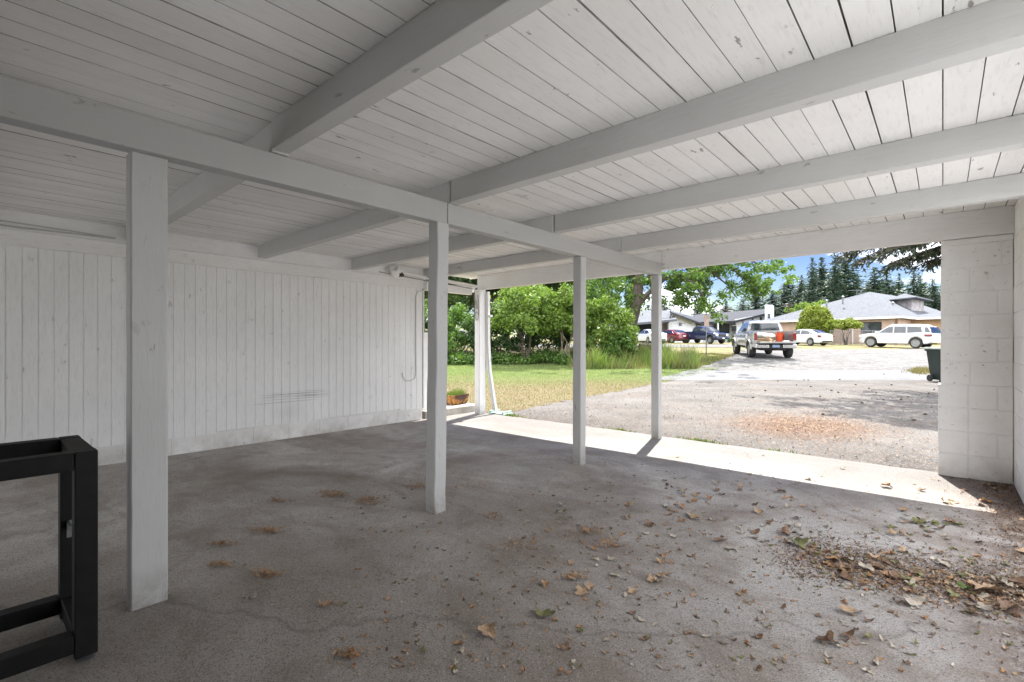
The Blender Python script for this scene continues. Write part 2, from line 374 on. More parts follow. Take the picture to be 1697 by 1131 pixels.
# plank ceiling: grooved boards, run along Y
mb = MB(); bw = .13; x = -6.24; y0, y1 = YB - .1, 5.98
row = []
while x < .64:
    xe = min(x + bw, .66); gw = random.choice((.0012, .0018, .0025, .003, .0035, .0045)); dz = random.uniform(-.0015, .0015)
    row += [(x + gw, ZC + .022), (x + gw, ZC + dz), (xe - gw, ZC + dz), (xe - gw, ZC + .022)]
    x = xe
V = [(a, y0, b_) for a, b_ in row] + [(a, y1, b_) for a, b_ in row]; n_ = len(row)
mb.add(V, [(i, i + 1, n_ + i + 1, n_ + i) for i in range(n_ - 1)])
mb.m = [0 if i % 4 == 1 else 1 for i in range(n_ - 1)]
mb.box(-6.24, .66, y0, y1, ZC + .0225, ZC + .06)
cp(mb.build('ceiling_planks', [PCEIL, smat('shaded_gap_tone', (.20, .185, .17), (.50, .485, .46), 3, .9)], fix=False))  # groove shade put into a darker second material
ROOFTOP = smat('roof_membrane', (.10, .10, .11), (.15, .15, .16), 3, .9)
cp(plain('roof_deck', -6.30, .70, YB - .15, 6.01, ZC + .062, ZC + .11, ROOFTOP, None))
cp(plain('fascia_board', -6.30, .70, 5.985, 6.01, ZC - .0, ZC + .06, PTRIM, None))
RY = [-2.61, -1.39, -.17, 1.05, 2.27, 3.49, 4.70]
for i, ry in enumerate(RY):
    d = random.uniform(-.004, .004); off = random.choice((-.012, .012, .016))
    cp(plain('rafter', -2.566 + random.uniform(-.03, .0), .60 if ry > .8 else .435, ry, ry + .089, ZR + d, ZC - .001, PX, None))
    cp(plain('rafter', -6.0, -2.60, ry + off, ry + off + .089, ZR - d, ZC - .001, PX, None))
# girder in three lengths
for a, b_, dz in ((YB, 2.262, .0), (2.267, YF - .003, .003)):
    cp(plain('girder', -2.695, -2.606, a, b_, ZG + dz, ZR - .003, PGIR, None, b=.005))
# front beam (deep, pieced at the middle post and at the pier)
cp(plain('front_beam', -2.60, XR + .0, YF, YF + .09, ZF, ZC - .001, PFB, None))
cp(plain('front_beam', -5.86, -2.605, YF + .004, YF + .094, ZF - .012, ZC - .001, PFB, None))
# blocking between rafters over the house wall
ys = RY + [YF]
for a, b_ in zip(ys[:-2], ys[1:-1]):
    cp(plain('blocking', -6.0, -5.96, a + .075, b_ + .014, ZR - .014, ZC - .002, PTRIM, None))
cp(plain('top_plate', -6.21, -5.952, YB, 4.74, 2.1515, 2.1645, PTRIM, None, b=.002))
cp(plain('side_beam', -6.03, -5.94, 4.74, 5.70, 1.995, 2.125, PTRIM, None))
cp(plain('girder', .50, .59, .755, 4.775, ZG, ZR - .004, PY, None, b=.005))
# posts
def post(xa, xb, ya, yb, top, lean=(0, 0), wob=0.0, seed=0, mat=None):
    rnd = random.Random(seed); N = 14; rings = []
    for i in range(N + 1):
        t = i / N; z = .0 + (top) * t; dx, dy = lean[0] * (1 - t), lean[1] * (1 - t); c = .006
        wx = rnd.uniform(-wob, wob); wy = rnd.uniform(-wob, wob)
        x0, x1, y0, y1 = xa + dx, xb + dx + wx, ya + dy + wy, yb + dy
        rings.append([(x0 + c, y0, z), (x1 - c, y0, z), (x1, y0 + c, z), (x1, y1 - c, z), (x1 - c, y1, z), (x0 + c, y1, z), (x0, y1 - c, z), (x0, y0 + c, z)])
    return cp(MB().loft(rings).build('post', mat or PZ, None))
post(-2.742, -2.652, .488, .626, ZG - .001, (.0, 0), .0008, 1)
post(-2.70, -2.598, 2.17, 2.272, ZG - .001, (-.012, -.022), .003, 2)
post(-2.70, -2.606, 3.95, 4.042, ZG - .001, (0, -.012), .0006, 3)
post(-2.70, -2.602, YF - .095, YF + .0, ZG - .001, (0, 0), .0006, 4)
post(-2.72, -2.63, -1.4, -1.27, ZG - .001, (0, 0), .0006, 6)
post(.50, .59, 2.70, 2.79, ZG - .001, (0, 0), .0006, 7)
post(-5.86, -5.74, YF - .06, YF + .085, ZF - .0135, (0, 0), .0008, 5, PWHT)

# slab
mb = MB(); nx, ny = 40, 60
V = []; rnd = random.Random(3)
for j in range(ny + 1):
    for i in range(nx + 1):
        X_ = -6.2 + i * (6.86) / nx; Y_ = -3.4 + j * (9.27) / ny
        if j == ny: Y_ += rnd.uniform(-.02, .02)
        V.append((X_, Y_, 0 + math.sin(X_ * 2.1) * math.sin(Y_ * 1.7) * .002))
F = [(j * (nx + 1) + i, j * (nx + 1) + i + 1, (j + 1) * (nx + 1) + i + 1, (j + 1) * (nx + 1) + i) for j in range(ny) for i in range(nx)]
mb.add(V, F)
top = [ny * (nx + 1) + i for i in range(nx + 1)]
base = len(mb.v)
mb.add([(V[i][0], V[i][1], -.12) for i in top], [])
mb.f += [(top[i], top[i + 1], base + i + 1, base + i) for i in range(nx)]; mb.m += [0] * nx
mb.build('floor', FLOOR, kind='structure', fix=False)

# ---------------------------------------------------------------- house wall with grooved siding
wall = empty('siding_wall', (-6.1, 1, 0), label='long white wall of vertical grooved siding on a low block footing at the left', cat='wall')
def wp(o): o.parent = wall; o.location = (6.1, -1, 0); return o
ends = [YB, -1.783, -.563, .657, 1.877, 3.10, 4.32, 4.74]
for a, b_ in zip(ends[:-1], ends[1:]):
    pts = [(XW, a + .0015)]; yg = a + .1016
    while yg < b_ - .03:
        pts += [(XW, yg - .005), (XW - .008, yg - .0035), (XW - .008, yg + .0035), (XW, yg + .005)]; yg += .1016
    pts.append((XW, b_ - .002)); k = len(pts); zb = .185 + random.uniform(-.012, .012); zb2 = zb + random.uniform(-.008, .008)
    V = []
    for (px, py) in pts: V.append((px, py, zb + (zb2 - zb) * (py - a) / (b_ - a)))
    for (px, py) in pts: V.append((px, py, 2.04))
    V += [(XW - .016, a + .0015, zb), (XW - .016, b_ - .002, zb), (XW - .016, a + .0015, 2.04), (XW - .016, b_ - .002, 2.04)]
    F = [(i, i + 1, k + i + 1, k + i) for i in range(k - 1)] + [(2 * k, 0, k, 2 * k + 2), (k - 1, 2 * k + 1, 2 * k + 3, 2 * k - 1), tuple(range(k - 1, -1, -1)) + (2 * k, 2 * k + 1)]
    wp(MB().add(V, F).build('siding_panel', PSIDE, fix=False))
wp(plain('wall_core', XW - .16, XW - .0165, YB, 4.735, .19, 2.035, PTRIM, None, b=0))
wp(plain('trim_board', XW - .02, XW + .022, YB, 4.745, 2.02, 2.155, PTRIM, None))
wp(plain('corner_trim', XW - .17, XW + .018, 4.742, 4.765, .17, 2.0, PTRIM, None))
mb = MB(); yy = YB; rnd = random.Random(9)
for c, (z0, z1) in enumerate(((-.05, .025), (.029, .19))):
    yy = YB + (.2 if c else 0)
    while yy < 4.72:
        ye = min(yy + .405, 4.74); mb.box(XW - .17, XW - .004 + rnd.uniform(-.002, .002), yy + .002, ye - .002, z0, z1, b=.003); yy = ye
mb.box(XW - .16, XW - .009, YB, 4.738, -.05, .188)
wp(mb.build('block_footing', BLOCK, None))
# back wall behind the viewpoint, left end opened to brighten the siding
bw_ = empty('back_wall', (-2.8, YB, 0), label='white siding wall partly closing the rear of the carport behind the viewpoint', cat='wall')
o = plain('wall_board', -4.3, .44, YB - .2, YB - .05, 0, 2.315, PTRIM, bw_); o.location = (2.8, -YB, 0)

# block walls
def blockwall(mb, x0, x1, y0, y1, z0, z1, axis, seed, start=0.0, h=.2032, L=.4064, face=.004):
    rnd = random.Random(seed); z = z0; c = 0
    while z < z1 - .01:
        ze = min(z + h, z1); a = (x0 if axis == 'x' else y0); e = (x1 if axis == 'x' else y1)
        p = a; first = L * (.5 if (c % 2) else 1.0) + start
        while p < e - .01:
            q = min(p + first, e); first = L
            if e - q < .03: q = e
            j = .0025; d = rnd.uniform(-.0015, .0015)
            if axis == 'x': mb.box(p + j, q - j, y0 + d, y1, z + j, ze - j, b=.003)
            else: mb.box(x0 + d, x1, p + j, q - j, z + j, ze - j, b=.003)
            p = q
        z = ze; c += 1
    if axis == 'x': mb.box(x0 + .006, x1 - .001, y0 + .005, y1 - .005, z0, z1 - .001)
    else: mb.box(x0 + .005, x1 - .005, y0 + .001, y1 - .001, z0, z1 - .001)
    return mb
mb = MB()
for c in range(10):       # running bond: 3/4 then half, like the photograph's pier
    z0 = c * .2032; z1 = min(z0 + .2032, ZF - .0)
    j = .0036
    if c < 4:
        cuts = [-.035, .165, .345, .4385] if c % 2 else [-.035, .165, .4385]
    else:
        cuts = [-.018, .345, .4385] if c % 2 else [-.018, .175, .4385]
    if c == 9: cuts = [0.0, .37, .4385]
    for a, b_ in zip(cuts[:-1], cuts[1:]):
        mb.box(a + j, b_ - j, YF + .035 + random.uniform(-.0015, .0015), YF + .24, z0 + j, z1 - j, b=.003)
mb.box(-.012, .437, YF + .041, YF + .23, 0, ZF - .002)
mb.box(0.0, .438, YF + .028, YF + .24, ZF - .052, ZF - .005, b=.004)
pier = mb.build('block_pier', BLOCK, label='white painted concrete block pier carrying the front beam at the right', cat='pier')
mb = blockwall(MB(), XR, XR + .2, 4.78, YF + .24, 0, 2.30, 'y', 5, start=.11)
mb.box(XR, XR + .2, YB, .75, 0, 2.30)  # unseen wall stretch behind the camera, sized to block side light
mb.build('block_wall', BLOCK, label='white painted block side wall at the far right edge', cat='wall')
mb = blockwall(MB(), -6.42, -6.20, 4.80, 5.0, -.03, 1.35, 'x', 8)
mb.build('block_pillar', BLOCK, label='short white block pillar just beyond the end of the siding wall', cat='pillar')

# ---------------------------------------------------------------- ground
def lerp(a, b, t): return a + (b - a) * t
def grid_patch(name, rows, cols, fn, mat, kind='structure', smooth=True, **k):
    V = [fn(i / rows, j / cols) for i in range(rows + 1) for j in range(cols + 1)]
    F = [(i * (cols + 1) + j, i * (cols + 1) + j + 1, (i + 1) * (cols + 1) + j + 1, (i + 1) * (cols + 1) + j) for i in range(rows) for j in range(cols)]
    me = np_mesh(name, V, F, smooth); me.validate()
    return link(name, me, mat, kind=kind, **k)
ts = [-300, -60, -10, -2, 0, 2, 4, 6, 8, 10, 12, 14, 16, 17, 18, 19, 20, 22, 25, 30, 38, 50, 60, 70, 90, 120, 150, 250, 500, 1200]
rs_ = [-1200, -400, -150, -70, -45, -30, -20, -12, -6, 0, 6, 12, 20, 30, 45, 70, 150, 400, 1200]
V = [(*W(r, t), gt(t) - .012) for t in ts for r in rs_]; nc = len(rs_)
F = [(i * nc + j, i * nc + j + 1, (i + 1) * nc + j + 1, (i + 1) * nc + j) for i in range(len(ts) - 1) for j in range(nc - 1)]
link('ground', np_mesh('ground', V, F), EARTH, kind='structure')
rj = random.Random(12)
grid_patch('bounce_ground_side', 30, 20, lambda u, v: (lerp(.62, 13, v), lerp(-16, 5.86, u), -.022 + .004 * math.sin(u * 40) * math.sin(v * 30)), smat('pale_bounce_side', (.55, .555, .56), (.63, .635, .64), 2, .9, .4, 60))  # unseen pale ground added to bounce sunlight up to the ceiling
grid_patch('bounce_ground_rear', 20, 20, lambda u, v: (lerp(-14, .6, v), lerp(-16, -3.42, u), -.024 + .004 * math.sin(u * 40) * math.sin(v * 30)), smat('pale_bounce_rear', (.54, .545, .55), (.62, .625, .63), 2, .9, .4, 60))  # unseen pale ground added behind as fill for the left wall
J1 = [rj.uniform(-.12, .12) for _ in range(200)]; J2 = [rj.uniform(-.2, .2) for _ in range(200)]
def edgeX(t):       # driveway / lawn border
    return -5.62 - .125 * max(0, t - 8)
def drive(u, v):
    jx = J1[int(u * 90)] * (1 if v == 0 else 0) * min(1, u * 5)
    a = (-5.62, 5.83); b_ = (-6.62, (16 - 6.62 * SN) / CS); c = (14, 5.83); d = (14, (16 + 14 * SN) / CS)
    x = lerp(lerp(a[0], b_[0], u), lerp(c[0], d[0], u), v) + jx; y = lerp(lerp(a[1], b_[1], u), lerp(c[1], d[1], u), v)
    z = g(x, y) + .003 + .010 * math.sin(x * 1.1 + 1) * math.sin(y * .9) * min(1, (y - 5.8)) 
    return (x, y, z)
grid_patch('driveway', 90, 60, drive, ASPH)
def road(u, v):
    t = 16 + 3.9 * u; r = lerp(4.6 - u * 0 + J1[int(u * 12)] + (2.6 * u), 70, v)
    t += J2[int(v * 150)] * .35 * (1 if u in (0, 1) else 0)
    x, y = W(r, t); return (x, y, gt(t) + .006)
grid_patch('road', 12, 150, road, ROADM)
def lot(u, v):
    t = 19.75 + 17 * u; L = float(np.interp(t, [19.7, 25, 30, 37], [7.2, 10.9, 14, 17.5])) + J1[int(u * 60)] * 3
    r = lerp(L, 75, v); t2 = t + (J2[int(v * 120)] * 2 if u == 1 else 0)
    x, y = W(r, t2); return (x, y, gt(t2) + .010 + .02 * math.sin(r * 1.7) * math.sin(t * 2.1) * (0 if u in (0,) else 1))
grid_patch('gravel_lot', 60, 120, lot, GRAVEL)
def road2(u, v):
    t = 40 + 7 * u + J2[int(v * 60)] * .6; r = lerp(-4, 24, v); x, y = W(r, t); return (x, y, gt(t) + .010)
grid_patch('gravel_road', 8, 60, road2, GRAVEL)
def lawn(u, v):
    t = 6 + 16.5 * u
    R = (edgeX(t) + t * SN) / CS if t < 16.2 else (edgeX(16.2) + 16.2 * SN) / CS + (t - 16.2) * 0.75
    r = lerp(-45, R + J1[int(u * 110)] * .8, v); x, y = W(r, t)
    return (x, y, gt(t) - .006 + .0 * v)
grid_patch('lawn', 110, 60, lawn, LAWN)

# blades of grass
def blades(name, pts, hmin, hmax, wd, mats, seed, label, cat, matfn=None, bend=.6):
    R = np.random.RandomState(seed); P = np.asarray(pts); n = len(P)
    a = R.uniform(0, 2 * np.pi, n); h = R.uniform(hmin, hmax, n) * (P[:, 3] if P.shape[1] > 3 else 1); la = R.uniform(0, 2 * np.pi, n); lb = h * R.uniform(.05, bend, n)
    wx = np.cos(a) * wd * .5; wy = np.sin(a) * wd * .5
    V = np.zeros((n, 5, 3)); base = P[:, :3]
    V[:, 0] = base + np.c_[wx, wy, np.zeros(n)]; V[:, 1] = base - np.c_[wx, wy, np.zeros(n)]
    mid = base + np.c_[np.cos(la) * lb * .35, np.sin(la) * lb * .35, h * .55]
    V[:, 2] = mid - np.c_[wx, wy, np.zeros(n)] * .8; V[:, 3] = mid + np.c_[wx, wy, np.zeros(n)] * .8
    V[:, 4] = base + np.c_[np.cos(la) * lb, np.sin(la) * lb, h]
    idx = np.arange(n)[:, None] * 5
    F = np.concatenate([idx + np.array([[0, 1, 2]]), idx + np.array([[0, 2, 3]]), idx + np.array([[3, 2, 4]])], 1).reshape(-1, 3)
    mi = np.repeat(matfn(P, R) if matfn else np.zeros(n), 3)
    me = np_mesh(name, V.reshape(-1, 3), F, mi=mi)
    return link(name, me, mats, kind='stuff', label=label, cat=cat)
R_ = np.random.RandomState(5)
pts = []
while len(pts) < 60000:
    t = 7.5 + 14.8 * R_.rand() ** 0.8; r = -3.5 + R_.rand() * 17
    x, y = W(r, t)
    R = (edgeX(t) + t * SN) / CS if t < 16.2 else (edgeX(16.2) + 16.2 * SN) / CS + (t - 16.2) * 0.75
    if r > R + .08 or r < -.22 * t: continue
    if y < 5.95 and x > -6.6: continue
    pts.append((x, y, gt(t) - .01))
def lawnmix(P, R):
    t = -P[:, 0] * SN + P[:, 1] * CS + R.normal(0, 1.2, len(P)) + 2.6 * np.sin(P[:, 0] * 1.1 + P[:, 1] * .3) * np.sin(P[:, 1] * .9) + 1.2 * np.sin(P[:, 0] * 2.7) * np.sin(P[:, 1] * 2.3); return (t < 15.6).astype(int)
blades('lawn_grass', pts, .015, .05, .008, [F_GRASS, F_STRAW], 3, 'short patchy lawn grass, greener towards the bushes', 'grass', lawnmix)
pts = []
while len(pts) < 62000:
    t = R_.uniform(20.3, 31); r = R_.uniform(2.5, 14.5)
    L = float(np.interp(t, [19.7, 25, 30, 37], [7.4, 10.9, 14, 17.5])) - .1
    if r > L: continue
    nz = math.sin(r * 1.9 + 1) * math.sin(t * 1.6) + math.sin(r * 4.1) * .4
    tall = 1.0 if r < 8.2 + nz * .6 else .28
    if t > 27: tall *= .35
    if R_.rand() > .55 + .4 * nz: continue
    x, y = W(r, t); pts.append((x, y, gt(t) - .02, tall * (.62 + .35 * nz) * (.35 + 1.3 * R_.rand() ** 2)))
def weedmix(P, R): return (R.rand(len(P)) < np.clip(np.where(P[:, 3] < .4, .7, .08) + .22 * np.sin(P[:, 0] * 3 + P[:, 1]) , 0, 1)).astype(int)
blades('tall_weeds', pts, .30, .85, .022, [F_GRASS, F_STRAW], 7, 'tall green and straw weeds on the bank beside the gravel lot', 'weeds', weedmix)
# undergrowth below the bushes
def leaf_quads(P, size, R, el=1.7, droop=0.0, normal_up=0.0):
    n = len(P); d = R.normal(size=(n, 3)); d[:, 2] -= droop; d /= np.linalg.norm(d, axis=1)[:, None] + 1e-9
    q = R.normal(size=(n, 3)); q[:, 2] *= (1 - normal_up); s = np.cross(d, q); s /= np.linalg.norm(s, axis=1)[:, None] + 1e-9
    L = (size * R.uniform(.6, 1.3, n))[:, None]; a = d * L * .5 * el ** .5; b_ = s * L * .5 / el ** .5
    V = np.stack([P - a, P + b_ - a * .1, P + a, P - b_ - a * .1], 1).reshape(-1, 3)
    F = np.arange(n * 4).reshape(n, 4); return V, F
def ell_pts(n, c, rx, ry, rz, R, shell=.45):
    d = R.normal(size=(n, 3)); d /= np.linalg.norm(d, axis=1)[:, None]
    rr = (shell + (1 - shell) * R.rand(n)) ** .6
    return np.asarray(c) + d * rr[:, None] * np.array([rx, ry, rz])
R_ = np.random.RandomState(15); P = []
for i in range(150):
    r = R_.uniform(-9, 4.5); t = 22.1 + R_.uniform(0, 2.5); x, y = W(r, t)
    P.append(ell_pts(190, (x, y, gt(t) + .18), .5, .5, R_.uniform(.2, .5), R_, .1))
V, F = leaf_quads(np.concatenate(P), .10, R_)
link('undergrowth', np_mesh('undergrowth', V, F), F_MID, kind='stuff', label='low leafy undergrowth along the far edge of the lawn', cat='undergrowth')

# ---------------------------------------------------------------- bushes and trees
def clump_crown(c, rad3, nclump, nper, size, R, csize=.25, flat=.8, lo=-.6):
    """leaves in clumps spread through an ellipsoid, leaving gaps"""
    c = np.asarray(c); out = []
    for _ in range(nclump):
        while True:
            d = R.normal(size=3); d /= np.linalg.norm(d)
            if d[2] > lo: break
        rr = .45 + .55 * R.rand() ** .5; p = c + d * rr * np.array(rad3) * R.uniform(.85, 1.12)
        s = csize * R.uniform(.6, 1.35) * np.mean(rad3)
        out.append(ell_pts(int(nper * R.uniform(.6, 1.4)), p, s, s, s * flat, R, .15))
    return leaf_quads(np.concatenate(out), size, R)
def stems(parent, base_z, tops, r0, mat, name='trunk', seed=0, wob=.12):
    rnd = random.Random(seed); mb = MB()
    for (bx, by, tx, ty, tz) in tops:
        N = 6; pts = []
        for i in range(N + 1):
            t = i / N; k = math.sin(t * math.pi) * wob
            pts.append((bx + (tx - bx) * t ** 1.3 + rnd.uniform(-k, k), by + (ty - by) * t ** 1.3 + rnd.uniform(-k, k), -.1 + (tz + .1) * t))
        mb.tube(pts, [r0 * (1 - .8 * i / N) for i in range(N + 1)], 6)
    return mb.build(name, mat, parent, smooth=True)
def bush(px, t, wdt, hgt, mat, seed, label, n=(60, 130), leaf=.11, group='bushes along the far side of the lawn', low=.35, stemmat=None, cat='bush', name='bush', lo=-.6, nst=5, r0=.042):
    x, y = WU(px, t); R = np.random.RandomState(seed)
    root = empty(name, (x, y, gt(t)), R.uniform(0, 6), label=label, cat=cat, group=group)
    cz = hgt * (1 + low) / 2; rz = hgt * (1 - low) / 2
    V, F = clump_crown((0, 0, cz), (wdt / 2, wdt / 2, rz), int(n[0] * 1.25), int(n[1] * .72), leaf, R, lo=lo)
    link('crown', np_mesh('crown', V, F), mat, root)
    tops = [(R.uniform(-.15, .15), R.uniform(-.15, .15), math.cos(a) * wdt * .3 * R.uniform(.5, 1.2), math.sin(a) * wdt * .3 * R.uniform(.5, 1.2), cz * R.uniform(.9, 1.3)) for a in np.linspace(0, 6.28, nst, endpoint=False)]
    stems(root, 0, tops, r0, stemmat or BARK, seed=seed)
    return root
bush(872, 22.6, 3.3, 3.7, F_BRIGHT, 1, 'large bright green bush with forked trunk, nearest the leaning downspout', n=(90, 150), low=.22)
bush(938, 22.8, 2.6, 3.6, F_BRIGHT, 2, 'bright green bush with thin pale stems just left of the third post', n=(80, 140), low=.25, stemmat=BARKL)
bush(1004, 23.2, 2.7, 2.9, F_BRIGHT, 3, 'bright green bush between the third post and the leaning tree', n=(80, 130), low=.05)
bush(1024, 22.3, 1.5, 1.5, F_MID, 4, 'low leafy bush at the foot of the leaning tree', n=(35, 120), low=.0)
bush(822, 23.6, 2.4, 2.6, F_DARK, 5, 'dark bush right of the corner post', n=(60, 140), low=.0)
bush(765, 24.5, 2.6, 2.6, F_MID, 6, 'mid green bush seen between the second post and the corner post', n=(60, 130), low=.0)
bush(712, 22.5, 2.2, 3.0, F_MID, 7, 'mid green bush beside the end of the siding wall', n=(50, 130), low=.0)
bush(905, 24.8, 2.6, 2.4, F_DARK, 8, 'dark low bush behind and between the two bright bushes', n=(55, 120), low=.0)
bush(968, 25.5, 3.0, 3.9, F_MID, 9, 'tall mid green bush directly behind the third post', n=(80, 130), low=.1)

def tree(px, t, H, crown, mat, seed, label, ncl=(110, 150), leaf=.2, group='broadleaf trees behind the bushes', trunkr=.22, low=.3, name='broadleaf_tree', lean=0.0, csize=.25, nl=9):
    x, y = WU(px, t); R = np.random.RandomState(seed); rnd = random.Random(seed)
    root = empty(name, (x, y, gt(t)), R.uniform(0, 6), label=label, cat='tree', group=group)
    cz = H * (1 + low) / 2; rz = H * (1 - low) / 2
    V, F = clump_crown((lean, 0, cz), (crown / 2, crown / 2, rz), ncl[0], ncl[1], leaf, R, csize=csize)
    link('crown', np_mesh('crown', V, F), mat, root)
    mb = MB(); mb.tube([(0, 0, -.2), (lean * .2, 0, H * .2), (lean * .5, .1, H * .45), (lean, 0, H * .85)], [trunkr * 1.2, trunkr, trunkr * .7, .04], 8)
    for i in range(nl):
        a = rnd.uniform(0, 6.28); z0 = H * rnd.uniform(.22, .55); L = crown * .42 * rnd.uniform(.6, 1)
        mb.tube([(lean * .4, 0, z0), (lean * .5 + math.cos(a) * L * .5, math.sin(a) * L * .5, z0 + H * .10), (lean * .6 + math.cos(a) * L, math.sin(a) * L, z0 + H * .24)], [trunkr * .45, trunkr * .28, .03], 6)
    mb.build('trunk', BARK, root, smooth=True); return root
tree(700, 38, 9.5, 8, F_MID, 21, 'mid green tree farthest left, behind the end of the siding wall')
tree(790, 33, 9.0, 8, F_DARK, 22, 'dark spreading tree behind the corner post', ncl=(130, 150))
tree(862, 34, 8.6, 7, F_DARK, 23, 'dark tree rising over the largest bright bush', ncl=(120, 150))
tree(930, 37, 9.5, 7.5, F_MID, 24, 'mid green tree left of the third post, behind the bushes')
tree(1000, 40, 7.0, 6.5, F_MID, 25, 'thin airy tree between the third post and the leaning tree', ncl=(55, 110))
tree(735, 60, 9, 9, F_DARK, 26, 'far dark tree between the second post and the corner post', leaf=.3)
tree(842, 62, 11, 10, F_DARK, 27, 'far dark tree behind the bright bushes', leaf=.3)

# the leaning tree with its long arching limb
def leaning_tree():
    T = 26.0; bx, by = WU(1040, T); root = empty('leaning_tree', (bx, by, gt(T)), YAW, label='large leaning broadleaf tree with a long arching limb over the parked cars', cat='tree')
    gz = gt(T); R = np.random.RandomState(77); rnd = random.Random(7)
    def P(px, py, dt=0):        # a point given by bearing and elevation angle seen from the eye, dt metres behind the trunk
        t = T + dt; return Vector(((px - 848.5) / 807 * t - (1040 - 848.5) / 807 * T, dt, EYE + (570 - py) / 807 * t - gz))
    mb = MB()
    mb.tube([(-.02, 0, -.3), P(1043, 560), P(1048, 530), P(1056, 500), P(1059, 470), P(1060, 430, .3), P(1052, 380, .6), P(1056, 330, .8), P(1050, 290)], [.40, .33, .31, .29, .25, .2, .16, .1, .04], 9)
    limbs = [
        ([(1056, 507, 0), (1075, 486, -.3), (1100, 463, -.6), (1125, 459, -.9), (1150, 470, -1.2), (1168, 496, -1.3), (1180, 520, -1.4)], .15),
        ([(1125, 459, -.9), (1150, 452, -.6), (1180, 452, -.3), (1205, 472, 0), (1222, 495, .2)], .09),
        ([(1150, 452, -.6), (1195, 432, .2), (1240, 430, .8), (1275, 448, 1.2)], .08),
        ([(1059, 472, 0), (1082, 452, .5), (1120, 430, 1.0), (1170, 412, 1.5), (1225, 410, 2), (1270, 425, 2.2)], .13),
        ([(1060, 480, 0), (1045, 455, .6), (1020, 440, 1.0), (990, 455, 1.3), (970, 478, 1.5)], .10),
        ([(1060, 440, .3), (1035, 405, .5), (1000, 385, .8), (960, 400, 1)], .11),
        ([(1060, 430, .3), (1090, 390, -.5), (1130, 360, -1), (1185, 350, -1.2)], .12),
        ([(1100, 478, -.2), (1120, 485, 0), (1140, 492, .2), (1155, 494, .3)], .05),
        ([(1195, 432, .2), (1225, 455, .0), (1245, 475, -.3), (1262, 490, -.4)], .05),
        ([(1150, 430, 1.0), (1160, 455, .6), (1175, 470, .5)], .05)]
    tips = []
    for pth, r0 in limbs:
        q = [P(*p) for p in pth]; N = len(q); mb.tube(q, [r0 * (1 - .8 * i / (N - 1)) for i in range(N)], 7)
        for i in range(1, N):
            for k in range(5):
                s = q[i - 1].lerp(q[i], rnd.random()); d = Vector((rnd.uniform(-1, 1), rnd.uniform(-1, 1), rnd.uniform(-.9, .75))).normalized() * rnd.uniform(.35, 1.25)
                e = s + d; mb.tube([s, s + d * .5 + Vector((0, 0, .06)), e], [.022, .015, .006], 4)
                tips.append(e); tips.append(s + d * .55)
    mb.build('trunk', BARK, root, smooth=True)
    out = []
    for e in tips:
        if rnd.random() < .3: continue
        s = rnd.uniform(.16, .42); out.append(ell_pts(int(62 * s / .3), e, s * 1.2, s * 1.2, s * .8, R, .1))
    # extra clumps: outer right canopy and upper crown, hidden by the roof from here
    for (px, py, dt, n_, sp) in ((1215, 505, 0, 3, .7), (1255, 470, .5, 9, .8), (1285, 455, 1, 7, .6), (1145, 505, .5, 4, .7), (1020, 470, 1, 5, .8), (985, 480, 1, 6, .8),
                                  (1130, 340, 0, 30, 2.0), (1020, 350, 0, 30, 2.0), (1080, 300, 0, 30, 2.0), (1200, 390, 1, 18, 1.4), (1270, 405, 1.5, 12, 1.1)):
        c = P(px, py, dt)
        for _ in range(n_):
            e = c + Vector((rnd.gauss(0, sp), rnd.gauss(0, sp), rnd.gauss(0, sp * .55))); s = rnd.uniform(.18, .4)
            out.append(ell_pts(int(62 * s / .3), e, s * 1.2, s * 1.2, s * .8, R, .1))
    V, F = leaf_quads(np.concatenate(out), .13, R, el=1.5)
    link('crown', np_mesh('crown', V, F), foliage('maple_leaves', [(.045, .10, .02), (.09, .17, .03), (.14, .23, .045), (.06, .12, .02)], .4), root)
leaning_tree()

# conifers
def conifer_mesh(seed, H=22.0, Rm=3.4, levels=52, per=8):
    R = np.random.RandomState(seed); P = []; D = []; S = []
    for i in range(levels):
        f = i / levels; z = H * (.06 + .94 * f); L0 = Rm * (1 - f) ** .75 * (1 + .25 * math.sin(i * 1.7 + seed)) + .15
        for k in range(per if f < .85 else 5):
            a = R.uniform(0, 2 * np.pi); L = L0 * R.uniform(.55, 1.15); ns = max(3, int(L * 6))
            for j in range(ns):
                q = (j + R.rand()) / ns; rr = L * q
                p = np.array([math.cos(a) * rr, math.sin(a) * rr, z + .15 * L * q - .38 * L * q * q]) + R.normal(0, .10, 3)
                dr = np.array([math.cos(a) + R.normal(0, .5), math.sin(a) + R.normal(0, .5), -.45 + R.normal(0, .35)])
                P.append(p); D.append(dr / np.linalg.norm(dr)); S.append(.30 + .35 * R.rand() * (1.1 - q * .5))
    P = np.array(P); D = np.array(D); S = np.array(S)[:, None]
    s = np.cross(D, R.normal(size=D.shape)); s /= np.linalg.norm(s, axis=1)[:, None]
    V = np.stack([P - D * S * .4, P + s * S * .22, P + D * S * .75, P - s * S * .22], 1).reshape(-1, 3)
    return np_mesh('crown', V, np.arange(len(V)).reshape(-1, 4))
trunk_mb = MB().tube([(0, 0, -1), (0, 0, 8), (0, 0, 21.5)], [.38, .25, .03], 7).mesh('trunk')
trunk_mb.materials.append(BARK)
CM = [conifer_mesh(s, per=p) for s, p in ((1, 12), (2, 9), (3, 13), (4, 10))]
for m_ in CM: m_.materials.append(F_CON)
